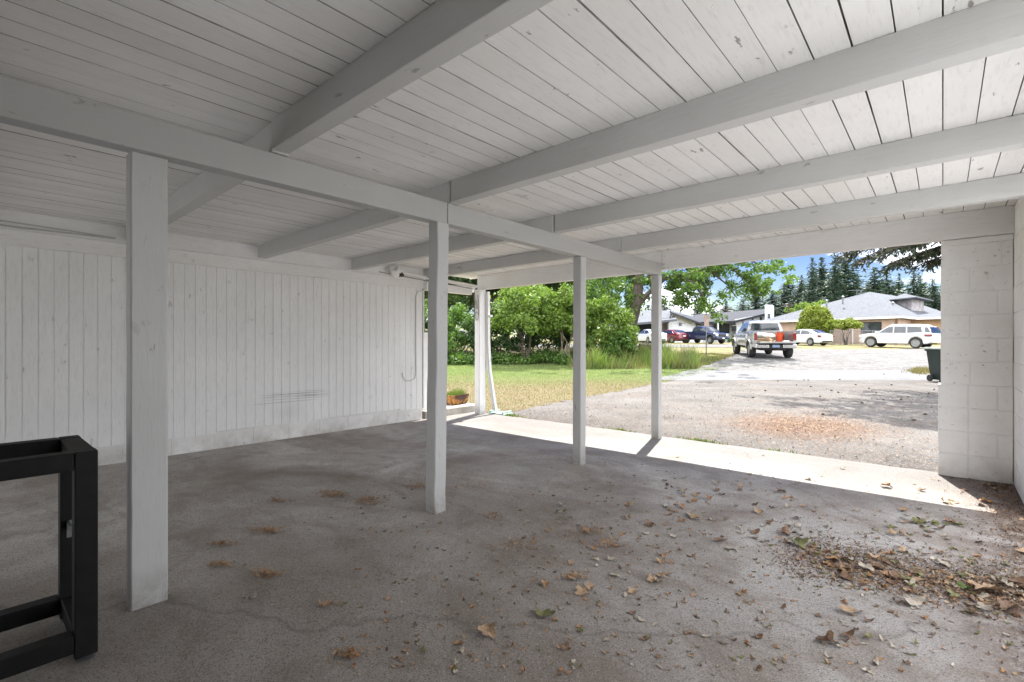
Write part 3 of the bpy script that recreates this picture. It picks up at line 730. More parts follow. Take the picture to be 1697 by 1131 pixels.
# (photo column, distance, height of top row in photo, width factor, proto)
con = [(1322, 118, 455, 1.0, 0), (1343, 112, 426, .9, 1), (1364, 116, 424, 1.0, 2), (1383, 108, 422, .9, 3), (1402, 110, 418, 1.1, 0), (1300, 122, 470, 1.1, 2),
       (1418, 118, 452, 1.1, 2), (1450, 108, 441, 1.0, 1), (1474, 114, 448, 1.1, 3), (1491, 118, 452, 1.0, 0), (1514, 110, 447, 1.1, 1), (1532, 116, 455, 1.1, 2), (1551, 112, 460, 1.2, 3),
       (1280, 118, 480, 1.2, 1), (1255, 122, 478, 1.2, 0), (1230, 118, 495, 1.2, 3), (1205, 122, 500, 1.2, 2), (1182, 118, 508, 1.2, 1), (1157, 120, 503, 1.3, 0), (1130, 118, 512, 1.3, 2),
       (1040, 90, 498, 1.0, 3), (1075, 95, 505, 1.1, 1), (1100, 105, 500, 1.2, 0), (1575, 112, 450, 1.2, 0), (1600, 108, 445, 1.2, 2), (1436, 124, 470, 1.2, 0), (1350, 124, 452, 1.2, 3), (1393, 124, 450, 1.3, 1)]
con += [(1312 + 13 * i_, 126 + (i_ * 7) % 9, 458 + (i_ * 11) % 17, 1.25, i_ % 4) for i_ in range(9)] + [(1438 + 14 * i_, 124 + (i_ * 5) % 8, 466 + (i_ * 7) % 12, 1.25, (i_ + 1) % 4) for i_ in range(9)]
con.sort(key=lambda q: q[0])
for i, (px, t, ytop, wf, pr) in enumerate(con):
    x, y = WU(px, t); Hh = EYE + (570 - ytop) / 807 * t - gt(t); s = Hh / 22
    ords = ('first second third fourth fifth sixth seventh eighth ninth tenth eleventh twelfth thirteenth fourteenth fifteenth sixteenth seventeenth eighteenth nineteenth twentieth').split() + ['twenty ' + q_ for q_ in 'first second third fourth fifth'.split()]
    zone = [q for q in con if (q[0] < 1290) == (px < 1290)] if px < 1290 else [q for q in con if (q[0] < 1430) == (px < 1430) and q[0] >= 1290]
    kx = zone.index((px, t, ytop, wf, pr)); where = 'above the white building' if px < 1290 else 'behind the left slope of the grey hip roof' if px < 1430 else 'behind the right end of the grey hip roof'
    lab = ords[kx] + ' conifer from left ' + where
    o = empty('conifer', (x, y, gt(t)), i * 1.3, label=lab, cat='tree', group='tall conifers behind the buildings')
    o.rotation_euler = (rad(R_.normal(0, 1.6)), rad(R_.normal(0, 1.6)), i * 1.3); wf *= R_.uniform(.75, 1.25)
    o.scale = (max(s, .72) * wf * 1.75, max(s, .72) * wf * 1.75, s)
    a = bpy.data.objects.new('crown', CM[pr]); COL.objects.link(a); a.parent = o
    b_ = bpy.data.objects.new('trunk', trunk_mb); COL.objects.link(b_); b_.parent = o

# big fir at the right whose branches hang into view and shade the driveway
def near_fir():
    r, t = 13.6, 12.6; x, y = W(r, t); root = empty('fir_tree', (x, y, gt(t)), YAW, label='big fir whose drooping dark branches hang into view beside the block pier', cat='tree')
    rnd = random.Random(31); R = np.random.RandomState(31); mb = MB()
    mb.tube([(0, 0, -.3), (.05, 0, 4), (0, .1, 9), (0, 0, 16)], [.38, .3, .2, .04], 10)
    P = []; D = []; S = []
    def limb(a, z0, L, drop, up=.10):
        pts = []; N = 9
        for i in range(N + 1):
            q = i / N; rr = L * q; pts.append(Vector((math.cos(a) * rr, math.sin(a) * rr, z0 + up * L * q - drop * L * q * q)))
        mb.tube(pts, [.07 * (1 - .88 * i / N) for i in range(N + 1)], 5)
        for k in range(int(L * 22)):
            q = .12 + .88 * rnd.random(); i = min(int(q * N), N - 1); s = pts[i].lerp(pts[i + 1], q * N - i)
            side = rnd.choice((-1, 1)); tl = rnd.uniform(.35, .95) * (1.15 - q * .6)
            d = Vector((math.cos(a) * .55 - math.sin(a) * side, math.sin(a) * .55 + math.cos(a) * side, -rnd.uniform(.35, 1.0))).normalized()
            e = s + d * tl; mb.tube([s, s.lerp(e, .5) + Vector((0, 0, .03)), e], [.010, .008, .003], 3, cap=False)
            for j in range(int(tl * 44)):
                f = rnd.random(); p = s.lerp(e, f); dd = (d + Vector((rnd.gauss(0, .6), rnd.gauss(0, .6), rnd.gauss(-.2, .5)))).normalized()
                P.append(p); D.append(dd); S.append(rnd.uniform(.08, .18))
    # lower limbs aimed towards the driveway (local -x is towards the drive)
    for (a, z0, L, dr) in ((math.pi - .02, 4.25, 4.7, .30), (math.pi + .12, 3.9, 4.1, .27), (math.pi - .16, 4.6, 4.6, .27), (math.pi + .32, 4.3, 5.2, .28), (math.pi + .6, 4.2, 5.2, .27), (math.pi + .9, 4.5, 5.2, .27),
                            (math.pi + .06, 4.9, 4.6, .27), (math.pi + .45, 5.2, 5.6, .26), (math.pi - .35, 4.5, 4.4, .28), (math.pi + .22, 5.6, 5.2, .24), (math.pi + .75, 5.3, 5.4, .26), (math.pi + .1, 3.7, 3.3, .25), (math.pi - .2, 3.9, 3.4, .25)):
        limb(a, z0, L, dr)
    for i in range(22):
        limb(math.pi - .15 + 1.25 * (i % 8) / 7, 6.3 + .22 * i, 7.2 - .10 * i, .20)
    for i in range(40):
        z0 = 5 + 10 * rnd.random(); limb(rnd.uniform(0, 6.28), z0, max(.6, 4.6 * (1 - (z0 - 3) / 13.5)) * rnd.uniform(.8, 1.1), .25)
    mb.build('trunk', BARK, root, smooth=True)
    P = np.array([tuple(p) for p in P]); D = np.array([tuple(p) for p in D]); S = np.array(S)[:, None]
    s = np.cross(D, R.normal(size=D.shape)); s /= np.linalg.norm(s, axis=1)[:, None]
    V = np.stack([P, P + D * S * .5 + s * S * .12, P + D * S, P + D * S * .5 - s * S * .12], 1).reshape(-1, 3)
    link('crown', np_mesh('crown', V, np.arange(len(V)).reshape(-1, 4)), F_FIR, root)
near_fir()

# clipped shrubs by the fence
def ball_shrub():
    x, y = WU(1351, 50); root = empty('clipped_shrub', (x, y, gt(50)), label='tall rounded yellow green shrub between the white sedan and the tan building', cat='shrub')
    R = np.random.RandomState(3); n = 16000
    d = R.normal(size=(n, 3)); d /= np.linalg.norm(d, axis=1)[:, None]
    lump = 1 + .035 * np.sin(d[:, 0] * 23 + 3 * d[:, 1]) * np.sin(d[:, 2] * 19) + .08 * np.sin(d[:, 0] * 3 + 1) * np.sin(d[:, 2] * 4) + .05 * np.sin(d[:, 0] * 9) * np.sin(d[:, 2] * 8) + .04 * np.sin(d[:, 1] * 14 + d[:, 2] * 9)
    rr = (.86 + .16 * R.rand(n)) * lump
    P = np.c_[d[:, 0] * 1.6, d[:, 1] * 1.6, d[:, 2] * 1.95] * rr[:, None] + [0, 0, 2.0]
    V, F = leaf_quads(P, .15, R)
    link('crown', np_mesh('crown', V, F), F_YEL, root)
    MB().tube([(0, 0, -.1), (0, 0, 1.8)], [.14, .1], 7).build('trunk', BARK, root)
ball_shrub()
bush(1401, 46.5, 2.7, 2.4, F_YEL, 12, 'smaller vase shaped shrub with bare stems right of the rounded shrub', n=(60, 160), leaf=.12, group=None, low=.5, name='vase_shrub', cat='shrub', lo=-.25, nst=7)
tree(1348, 80, 6.4, 7, F_BRIGHT, 29, 'bright green round tree behind the roof of the tan building', leaf=.3, group=None, trunkr=.15, ncl=(60, 110), low=.3)
bush(1215, 52, 1.2, .9, F_MID, 14, 'small shrub in front of the white building beside the blue pickup', n=(18, 80), group=None, low=0)

# ---------------------------------------------------------------- buildings
STUCCO = smat('pink_tan_stucco', (.40, .29, .23), (.46, .34, .27), 2, .9, .2, 60)
BRICK = smat('tan_brick', (.30, .19, .11), (.40, .27, .17), 9, .9, .3, 40)
SHING = smat('grey_shingles', (.062, .069, .082), (.115, .124, .138), 5, .95, .6, 9, stretch=(1, 1, 3))
SHIND = smat('dark_shingles', (.010, .012, .018), (.024, .027, .036), 5, .9, .5, 9)
WHITEW = smat('white_block_paint', (.50, .53, .57), (.60, .62, .65), 2, .7, .2, 20)
BLACKT = smat('black_trim', (.006, .007, .010), (.012, .013, .017), 4, .5)
GLASS = smat('dark_window_glass', (.02, .025, .03), (.06, .07, .08), .8, .08)
WTRIM = smat('white_trim', (.74, .73, .70), (.80, .79, .77), 3, .6)
METAL = smat('galvanised_metal', (.14, .145, .15), (.22, .225, .23), 6, .45, metal=.7)
def poly_prism(mb, pts, zs, thick, m=0):
    """sloped slab: list of (r,t) with absolute heights, thickened downward"""
    A = [(*W(*p), z) for p, z in zip(pts, zs)]; B = [(a[0], a[1], a[2] - thick) for a in A]; n = len(A)
    mb.add(A + B, [tuple(range(n)), tuple(range(2 * n - 1, n - 1, -1))] + [(i, (i + 1) % n, n + (i + 1) % n, n + i) for i in range(n)], m); return mb
def wallseg(mb, p, q, z0, z1, th=.2, m=0):
    a = Vector(W(*p)); b_ = Vector(W(*q)); d = (b_ - a).normalized(); nrm = Vector((-d.y, d.x)) * th
    v = [(a.x, a.y), (b_.x, b_.y), (b_.x + nrm.x, b_.y + nrm.y), (a.x + nrm.x, a.y + nrm.y)]
    V = [(x, y, z0) for x, y in v] + [(x, y, z1) for x, y in v]
    mb.add(V, [(0, 3, 2, 1), (4, 5, 6, 7), (0, 1, 5, 4), (1, 2, 6, 5), (2, 3, 7, 6), (3, 0, 4, 7)], m); return mb
def world_root(name, p, **k):
    x, y = W(*p); return empty(name, (x, y, gt(p[1])), **k)
def adopt(root, o): o.parent = root; o.location = (-root.location[0], -root.location[1], -root.location[2]); return o
def R2(px, t): return ((px - 848.5) / 807 * t, t)
def HZ(py, t): return EYE + (570 - py) / 807 * t

def tan_building():
    root = world_root('hip_roof_building', R2(1440, 52), label='low pink tan building with a large grey hip roof beyond the parked cars', cat='building')
    L = np.array(R2(1270, 57.5)); C = np.array(R2(1487, 47.2)); d = (C - L) / np.linalg.norm(C - L); pp = np.array([-d[1], d[0]]); D = C + pp * 24; E = L + pp * 24
    ez = 3.82; o_ = .6
    ring = [L - d * o_ - pp * o_, C + d * o_ - pp * o_, D + d * o_ + pp * o_, E - d * o_ + pp * o_]
    A = np.array(R2(1441, 57)); za = HZ(484, 57); A2 = A + pp * 9
    mb = MB(); P = [(*W(*q), ez) for q in ring] + [(*W(*A), za), (*W(*A2), za)]
    mb.add(P, [(0, 1, 4), (1, 2, 5, 4), (2, 3, 5), (3, 0, 4, 5)])
    adopt(root, mb.build('roof', SHING, fix=True))
    mb = MB()
    for a, b_ in zip(ring, ring[1:] + ring[:1]): wallseg(mb, a, b_, ez - .20, ez - .004, .05)
    adopt(root, mb.build('eave_fascia', WTRIM))
    mb = MB(); gz = 1.0
    for a, b_ in ((L, C), (C, D), (D, E), (E, L)): wallseg(mb, a, b_, gz, ez - .2, .2)
    adopt(root, mb.build('wall', STUCCO))
    for (f0, f1, z0, z1) in ((.76, .90, 2.2, 3.35),):
        mb = MB(); wallseg(mb, L + (C - L) * f0 - pp * .03, L + (C - L) * f1 - pp * .03, z0, z1, .1); w_ = adopt(root, mb.build('window', BLACKT))
        mb = MB(); wallseg(mb, L + (C - L) * (f0 + .01) - pp * .05, L + (C - L) * (f1 - .01) - pp * .05, z0 + .1, z1 - .1, .03); q = mb.build('pane', GLASS, w_)
    for f in (.46, .70):
        mb = MB(); wallseg(mb, L + (C - L) * f - pp * .06, L + (C - L) * (f + .006) - pp * .06, 1.2, ez - .2, .06); adopt(root, mb.build('downpipe', WTRIM))
    # raised monitor with its own flat hip roof
    t0 = 55; a, b_ = R2(1483, t0), R2(1512, t0 - 2.2); c = R2(1531, t0 + .5); e = (c[0] - 2.0, c[1] + 3); z0, z1 = HZ(516, t0), HZ(497, t0)
    mb = MB()
    for p, q in ((a, b_), (b_, c), (c, e), (e, a)): wallseg(mb, p, q, z0 - .8, z1, .1)
    adopt(root, mb.build('clerestory_wall', smat('grey_boards', (.22, .19, .19), (.42, .41, .42), 1.5, .8)))
    mb = MB(); cx = (a[0] + b_[0] + c[0] + e[0]) / 4; ct = (a[1] + b_[1] + c[1] + e[1]) / 4
    rg = [(cx + (q[0] - cx) * 1.5, ct + (q[1] - ct) * 1.5) for q in (a, b_, c, e)]
    P = [(*W(*q), z1) for q in rg] + [(*W(cx, ct), z1 + .75)] + [(*W(*q), z1 - .12) for q in rg]
    mb.add(P, [(0, 1, 4), (1, 2, 4), (2, 3, 4), (3, 0, 4), (0, 5, 6, 1), (1, 6, 7, 2), (2, 7, 8, 3), (3, 8, 5, 0), (5, 8, 7, 6)])
    adopt(root, mb.build('clerestory_roof', SHING))
    # right wing with brick wall
    l2, c2 = R2(1497, 50), R2(1640, 45); d2 = np.array(c2) - np.array(l2); d2 /= np.linalg.norm(d2); p2 = np.array([-d2[1], d2[0]])
    mb = MB(); wallseg(mb, l2, c2, 1.0, 3.7, .2); adopt(root, mb.build('brick_wall', BRICK))
    l3, c3 = np.array(l2) - p2 * .7 - d2 * .7, np.array(c2) - p2 * .7; A = np.array(l2) + d2 * 6 + p2 * 7; B = np.array(c2) + p2 * 7
    P = [(*W(*l3), 3.78), (*W(*c3), 3.78), (*W(*B), HZ(505, 50)), (*W(*A), HZ(505, 50)), (*W(*(np.array(l2) + p2 * 13)), 3.78)]
    mb = MB(); mb.add(P, [(0, 1, 2, 3), (0, 3, 4)]); adopt(root, mb.build('wing_roof', SHING))
    mb = MB(); wallseg(mb, l3, c3, 3.58, 3.775, .05); adopt(root, mb.build('wing_fascia', WTRIM))
    # roof vents
    for (px, py, t) in ((1397, 494, 54), (1461, 512, 51), (1480, 504, 52), (1370, 500, 55)):
        x, y = WU(px, t); z = HZ(py, t); mb = MB(); mb.tube([(x, y, z - .7), (x, y, z + .1)], .09, 8); mb.lathe([(.0, .30), (.17, .18), (.17, .12), (.05, .1)], 10, M=Matrix.Translation((x, y, z - .05)))
        adopt(root, mb.build('roof_vent', METAL))
    x, y = WU(1420, 57); z = HZ(486, 57); mb = MB()
    mb.tube([(x, y, z - .6), (x, y, z + .35)], .03, 5); ax = Vector((CS, SN, 0)); c = Vector((x, y, z + .3))
    mb.tube([c - ax * 1.1, c + ax * .9], .02, 4)
    for k in range(-4, 4):
        q = c + ax * k * .25; mb.tube([q + Vector((-SN, CS, 0)) * .4, q - Vector((-SN, CS, 0)) * .4], .014, 4)
    adopt(root, mb.build('antenna', METAL))
tan_building()

def white_building():
    T = 60; root = world_root('white_building', R2(1200, T), label='long white building with black trim, low roofs and a square white chimney', cat='building')
    gz = gt(T) - .2
    mb = MB(); wallseg(mb, R2(1108, 58), R2(1165, 60), gz, HZ(536, 58), .2); a, b_ = R2(1108, 58), R2(1165, 60)
    A = [(*W(*a), HZ(536, 58)), (*W(*b_), HZ(536, 60)), (*W(*R2(1115, 58.2)), HZ(521, 58))]; Bk = [(p[0] - SN * .2, p[1] + CS * .2, p[2]) for p in A]
    mb.add(A + Bk, [(0, 1, 2), (3, 5, 4), (0, 2, 5, 3), (1, 4, 5, 2), (0, 3, 4, 1)])
    wallseg(mb, R2(1165, 61), R2(1232, 61.5), gz, HZ(535, 61), .2)
    wallseg(mb, R2(1218, 60), R2(1270, 60), gz, HZ(532, 60), .2)
    A = [(*W(*R2(1218, 60)), HZ(532, 60)), (*W(*R2(1270, 60)), HZ(532, 60)), (*W(*R2(1270, 60)), HZ(520, 60)), (*W(*R2(1218, 60)), HZ(530, 60))]
    Bk = [(p[0] - SN * .2, p[1] + CS * .2, p[2]) for p in A]; mb.add(A + Bk, [(0, 1, 2, 3), (7, 6, 5, 4), (0, 3, 7, 4), (2, 1, 5, 6), (3, 2, 6, 7)])
    adopt(root, mb.build('wall', WHITEW))
    mb = MB(); wallseg(mb, R2(1030, 62), R2(1108, 60), gz, HZ(537, 60), .2); adopt(root, mb.build('dark_wall', smat('slate_siding', (.015, .02, .03), (.03, .035, .05), 3, .7)))
    mb = MB(); mb_ = mb; wallseg(mb, R2(1096, 59), R2(1107, 59), gz, HZ(527, 59), .2); adopt(root, mb.build('door_panel', smat('taupe_panel', (.30, .27, .26), (.36, .33, .32), 3, .8)))
    # left roof, sloping towards the viewpoint
    mb = MB(); poly_prism(mb, [R2(1005, 58), R2(1122, 55.5), R2(1110, 66), R2(1020, 68)], [HZ(540, 58), HZ(529, 55.5), HZ(515, 66), HZ(514, 68)], .25)
    adopt(root, mb.build('left_roof', SHING))
    mb = MB(); poly_prism(mb, [R2(1110, 57), R2(1112, 57), R2(1166, 59), R2(1170, 66), R2(1112, 66)], [HZ(515, 57), HZ(517, 57), HZ(537, 59), HZ(531, 66), HZ(514, 66)], .22)
    adopt(root, mb.build('gable_roof', BLACKT))
    mb = MB(); poly_prism(mb, [R2(1155, 59.2), R2(1218, 59.2), R2(1272, 59.4), R2(1272, 70), R2(1150, 70)], [HZ(534, 59.2), HZ(532, 59.2), HZ(519, 59.4), HZ(512, 70), HZ(522, 70)], .25)
    adopt(root, mb.build('flat_roof', SHIND))
    mb = MB()
    for (p, q) in ((R2(1268, 58.6), R2(1280, 58.6)), (R2(1280, 58.6), R2(1282, 60)), (R2(1282, 60), R2(1269, 60)), (R2(1269, 60), R2(1268, 58.6))): wallseg(mb, p, q, gz, HZ(505, 58.6), .1)
    poly_prism(mb, [R2(1268, 58.6), R2(1280, 58.6), R2(1282, 60), R2(1269, 60)], [HZ(505, 58.6)] * 4, .1)
    ch = adopt(root, mb.build('chimney', WHITEW))
    mb = MB(); wallseg(mb, R2(1272.5, 58.55), R2(1276.5, 58.55), HZ(528, 58.5), HZ(520, 58.5), .05); mb.build('opening', GLASS, ch)
    for (p0, p1, y0, y1, t) in ((1168, 1188, 556, 537, 60.8), (1193, 1209, 553, 537, 60.8), (1126, 1130, 540, 535, 58.5), (1246, 1249, 531, 526, 59.9), (1260, 1263, 531, 526, 59.9), (1042, 1056, 556, 541, 60.5), (1155, 1163, 556, 537, 59.4)):
        mb = MB(); wallseg(mb, R2(p0, t), R2(p1, t), HZ(y0, t), HZ(y1, t), .08); w_ = adopt(root, mb.build('window', BLACKT))
        mb = MB(); wallseg(mb, R2(p0 + .7, t - .06), R2(p1 - .7, t - .06), HZ(y0 - .7, t), HZ(y1 + .7, t), .03); mb.build('pane', GLASS, w_)
    for px in (1057, 1107, 1218, 1189.5, 1231):
        mb = MB(); wallseg(mb, R2(px, 58.3), R2(px + 1.6, 58.3), gz, HZ(533, 58.3), .12); adopt(root, mb.build('column', BLACKT if px != 1189.5 else WHITEW))
white_building()

def chain_fence():
    root = world_root('chain_link_fence', R2(1430, 45), label='low chain link fence behind the vase shaped shrub', cat='fence')
    a = np.array(R2(1376, 46)); b_ = np.array(R2(1540, 43)); N = 9; rails = MB(); mesh_ = MB(); H = 1.35
    pts = [a + (b_ - a) * i / N for i in range(N + 1)]
    P3 = [(*W(*p), gt(p[1])) for p in pts]
    for p in P3: adopt(root, MB().tube([p, (p[0], p[1], p[2] + H + .05)], .035, 6).build('fence_post', METAL))
    for p, q in zip(P3, P3[1:]):
        rails.tube([(p[0], p[1], p[2] + H), (q[0], q[1], q[2] + H)], .022, 5)
        p_, q_ = Vector(p), Vector(q); n_ = 16
        for i in range(-8, n_):
            for s in (1, -1):
                u0, u1 = i / n_, (i + 8) / n_; z0, z1 = (0.05, H) if s > 0 else (H, .05)
                c0, c1 = max(0, u0), min(1, u1); 
                if c1 <= c0: continue
                k0 = (c0 - u0) / (u1 - u0); k1 = (c1 - u0) / (u1 - u0)
                A = p_.lerp(q_, c0) + Vector((0, 0, z0 + (z1 - z0) * k0)); B = p_.lerp(q_, c1) + Vector((0, 0, z0 + (z1 - z0) * k1)); mesh_.tube([A, B], .004, 3, cap=False)
    adopt(root, rails.build('top_rail', METAL)); adopt(root, mesh_.build('wire_mesh', METAL))
chain_fence()

def utility(px, t, ytop, label, arms=True):
    x, y = WU(px, t); z = gt(t); H = HZ(ytop, t) - z
    root = empty('utility_pole', (x, y, z), YAW, label=label, cat='utility pole', group='utility poles behind the buildings')
    MB().tube([(0, 0, -.3), (0, 0, H)], [.16, .11], 8).build('pole', BARK, root)
    if arms:
        MB().box(-1.1, 1.1, -.06, .06, H - .6, H - .48).build('crossarm', BARK, root)
        for k in (-1, -.4, .4, 1): MB().lathe([(.05, 0), (.06, .06), (.03, .12)], 8, M=Matrix.Translation((k, 0, H - .48))).build('insulator', METAL, root)
    return Vector((x, y, z + H - .4))
a1 = utility(1307, 80, 500, 'utility pole between the chimney and the grey hip roof')
a2 = utility(1205, 72, 508, 'utility pole above the dark roof of the white building')
a3 = utility(1041, 75, 520, 'utility pole seen beside the leaning tree')
WIRE = smat('black_wire', (.02, .02, .02), (.03, .03, .03), 3, .6)
def wire(a, b_, sag, r, label, name='overhead_wire', mat=None, grp='overhead wires'):
    a, b_ = Vector(a), Vector(b_); pts = [a.lerp(b_, i / 14) - Vector((0, 0, sag * math.sin(math.pi * i / 14))) for i in range(15)]
    return MB().tube(pts, r, 4).build(name, mat or WIRE, label=label, cat='wire', group=grp)
def P3(px, py, t): return Vector((*WU(px, t), HZ(py, t)))
wire(a1, a2, 1.0, .025, 'wire between the poles beside the chimney and above the dark roof')
wire(a2, a3, 1.0, .025, 'wire from the pole above the dark roof to the pole by the leaning tree')
wire(a1, P3(1640, 470, 60), 1.2, .025, 'wire from the pole by the chimney across the grey hip roof')
wire(P3(1085, 530, 50), P3(1360, 478, 62), .4, .022, 'wire rising across the conifers above the silver pickup')
wire(P3(1280, 515, 60), P3(1640, 480, 58), .5, .022, 'lower wire crossing the conifers right of the chimney')

# ---------------------------------------------------------------- vehicles
TYRE = smat('tyre_rubber', (.015, .015, .015), (.03, .03, .03), 20, .85)
RIM = smat('alloy_rim', (.20, .205, .21), (.30, .305, .31), 5, .35, metal=.7)
CHROME = smat('chrome', (.6, .6, .62), (.7, .7, .72), 3, .18, metal=1.0)
LRED = smat('red_lens', (.12, .004, .006), (.17, .008, .008), 5, .15, coat=.5)
LCLR = smat('clear_lens', (.6, .62, .65), (.75, .76, .78), 5, .12, coat=.5)
DARKP = smat('black_plastic', (.015, .015, .016), (.03, .03, .032), 8, .6)
CGLASS = smat('car_glass', (.012, .016, .02), (.04, .05, .06), 1.2, .05, coat=.5)
def car_paint(name, c, metal=.0): return smat(name, c, tuple(min(1, k * 1.04) for k in c), 2, .28, metal=metal, coat=1.0)
WHITEP = car_paint('white_car_paint', (.52, .53, .54)); REDP = car_paint('red_car_paint', (.13, .006, .012), .2); BLUEP = car_paint('blue_car_paint', (.005, .012, .05), .3)
SILVP = car_paint('silver_car_paint', (.27, .27, .265), .45); PLATE = smat('plate_white', (.55, .62, .72), (.75, .78, .80), 30, .5); PLATEB = smat('plate_blue', (.10, .20, .42), (.45, .55, .70), 60, .5)

def wheel(parent, x, y, R, wd, spokes=5, rimr=.66):
    sgn = 1 if y > 0 else -1; M = Matrix.Translation((x, y, R)) @ Matrix.Rotation(-sgn * math.pi / 2, 4, 'X')
    ty = MB().lathe([(R * .62, -wd / 2), (R * .93, -wd / 2), (R, -wd * .36), (R, wd * .36), (R * .93, wd / 2), (R * rimr, wd / 2), (R * rimr, wd * .2)], 26, M=M).build('wheel', TYRE, parent, smooth=True)
    rb = MB(); rb.lathe([(R * .1, wd * .12), (R * rimr * .97, wd * .12), (R * rimr * .97, wd * .14), (R * .1, wd * .14)], 20, m=1, M=M)
    rb.lathe([(R * rimr * .86, wd * .2), (R * rimr * .99, wd * .2), (R * rimr, wd * .48), (R * rimr * .88, wd * .46)], 26, M=M)
    rb.lathe([(.001, wd * .3), (R * .16, wd * .3), (R * .14, wd * .44), (.001, wd * .44)], 12, M=M)
    for k in range(spokes):
        rb.box(R * .1, R * rimr * .93, -R * .055, R * .055, wd * .26, wd * .4, M=M @ Matrix.Rotation(2 * math.pi * k / spokes, 4, 'Z'))
    rb.build('rim', [RIM, DARKP], ty)
def interp(x, pts): return float(np.interp(x, [p[0] for p in pts], [p[1] for p in pts]))
def shell(top, hw, zb, arches, N=70, crown=.03):
    x0, x1 = top[0][0], top[-1][0]; rings = []
    xs = sorted(set([x0 + (x1 - x0) * i / N for i in range(N + 1)] + [a[0] + s * a[1] for a in arches for s in (-.999, -.9, .9, .999)]))
    for x in xs:
        zt = interp(x, top); w = interp(x, hw); lo = interp(x, zb)
        for (xc, Ra, zc) in arches:
            if abs(x - xc) < Ra: lo = max(lo, zc + math.sqrt(Ra * Ra - (x - xc) ** 2))
        h = max(zt - lo, .04)
        prof = [(w * .93, lo), (w * .99, max(lo, min(lo + .06, zt - .03))), (w, lo + h * .45), (w * .985, zt - min(.14, h * .3)), (w * .955, zt - min(.05, h * .12)), (w * .88, zt - .008), (w * .45, zt + crown * .8)]
        ring = [(x, -y, z) for y, z in prof] + [(x, 0, zt + crown)] + [(x, y, z) for y, z in reversed(prof)] + [(x, 0, lo)]
        rings.append(ring)
    return MB().loft(rings)
def cabin(root, prof, zb, wb, wt, zt, mat, N=40):
    """prof: roofline (x,z); side width narrows from wb at zb to wt at zt"""
    def wz(z): return wb - (wb - wt) * max(0, min(1, (z - zb) / (zt - zb)))
    rings = []; x0, x1 = prof[0][0], prof[-1][0]
    for i in range(N + 1):
        x = x0 + (x1 - x0) * i / N; z = max(interp(x, prof), zb + .02); k = min(.10, (z - zb) * .4)
        p = [(wb, zb - .05), (wb, zb), (wz(z - k), z - k), (wz(z) - .05, z - k * .15), (wz(z) * .5, z + .02)]
        rings.append([(x, -a, b_) for a, b_ in p] + [(x, 0, z + .028)] + [(x, a, b_) for a, b_ in reversed(p)])
    MB().loft(rings).build('cabin', mat, root, smooth=True)
    return wz
def side_glass(root, wz, polys, wbf=1.0):
    for P in polys:
        for s in (-1, 1):
            V = [(x, s * (wz(z) + .009), z) for x, z in P]; V2 = [(x, s * (wz(z) - .01), z) for x, z in P]; n = len(P)
            MB().add(V + V2, [tuple(range(n)), tuple(range(2 * n - 1, n - 1, -1))] + [(i, (i + 1) % n, n + (i + 1) % n, n + i) for i in range(n)]).build('side_window', CGLASS, root)
def end_glass(root, wz, prof, xa, xb, inset=.09, name='windscreen'):
    V = []; N = 5; d = 1 if xb > xa else 1
    for i in range(N + 1):
        x = xa + (xb - xa) * i / N; z = interp(x, prof)
        x2 = x + .02; sl = (interp(x + .02, prof) - interp(x - .02, prof)) / .04; nrm = Vector((-sl, 0, 1)).normalized()
        for y in (-1, -.5, 0, .5, 1):
            w = wz(z) - inset; q = Vector((x, y * w, z + (.028 if y == 0 else .022 if abs(y) == .5 else 0.004))) + nrm * .016; V.append(q)
    F = [(i * 5 + j, i * 5 + j + 1, (i + 1) * 5 + j + 1, (i + 1) * 5 + j) for i in range(N) for j in range(4)]
    MB().add(V, F).build(name, CGLASS, root, smooth=True)
def bx(root, name, x0, x1, y0, y1, z0, z1, mat, b=.015): return MB().box(x0, x1, y0, y1, z0, z1, b=b).build(name, mat, root)
def car_root(name, px, t, hr, ht, label, group='parked vehicles'):
    """centre at photo column / distance, heading given in right/forward components"""
    x, y = WU(px, t); hx, hy = hr * CS - ht * SN, hr * SN + ht * CS
    root = empty(name, (x, y, gt(t) + .01), math.atan2(hy, hx), label=label, cat='car', group=group)
    # tilt with the ground
    e = 1.4; n1 = g(x + hx * e, y + hy * e); n0 = g(x - hx * e, y - hy * e); root.rotation_euler = (0, -math.atan2(n1 - n0, 2 * e), math.atan2(hy, hx)); root.location.z = (n1 + n0) / 2 + .01
    return root
def seats(root, xs, z): 
    pass
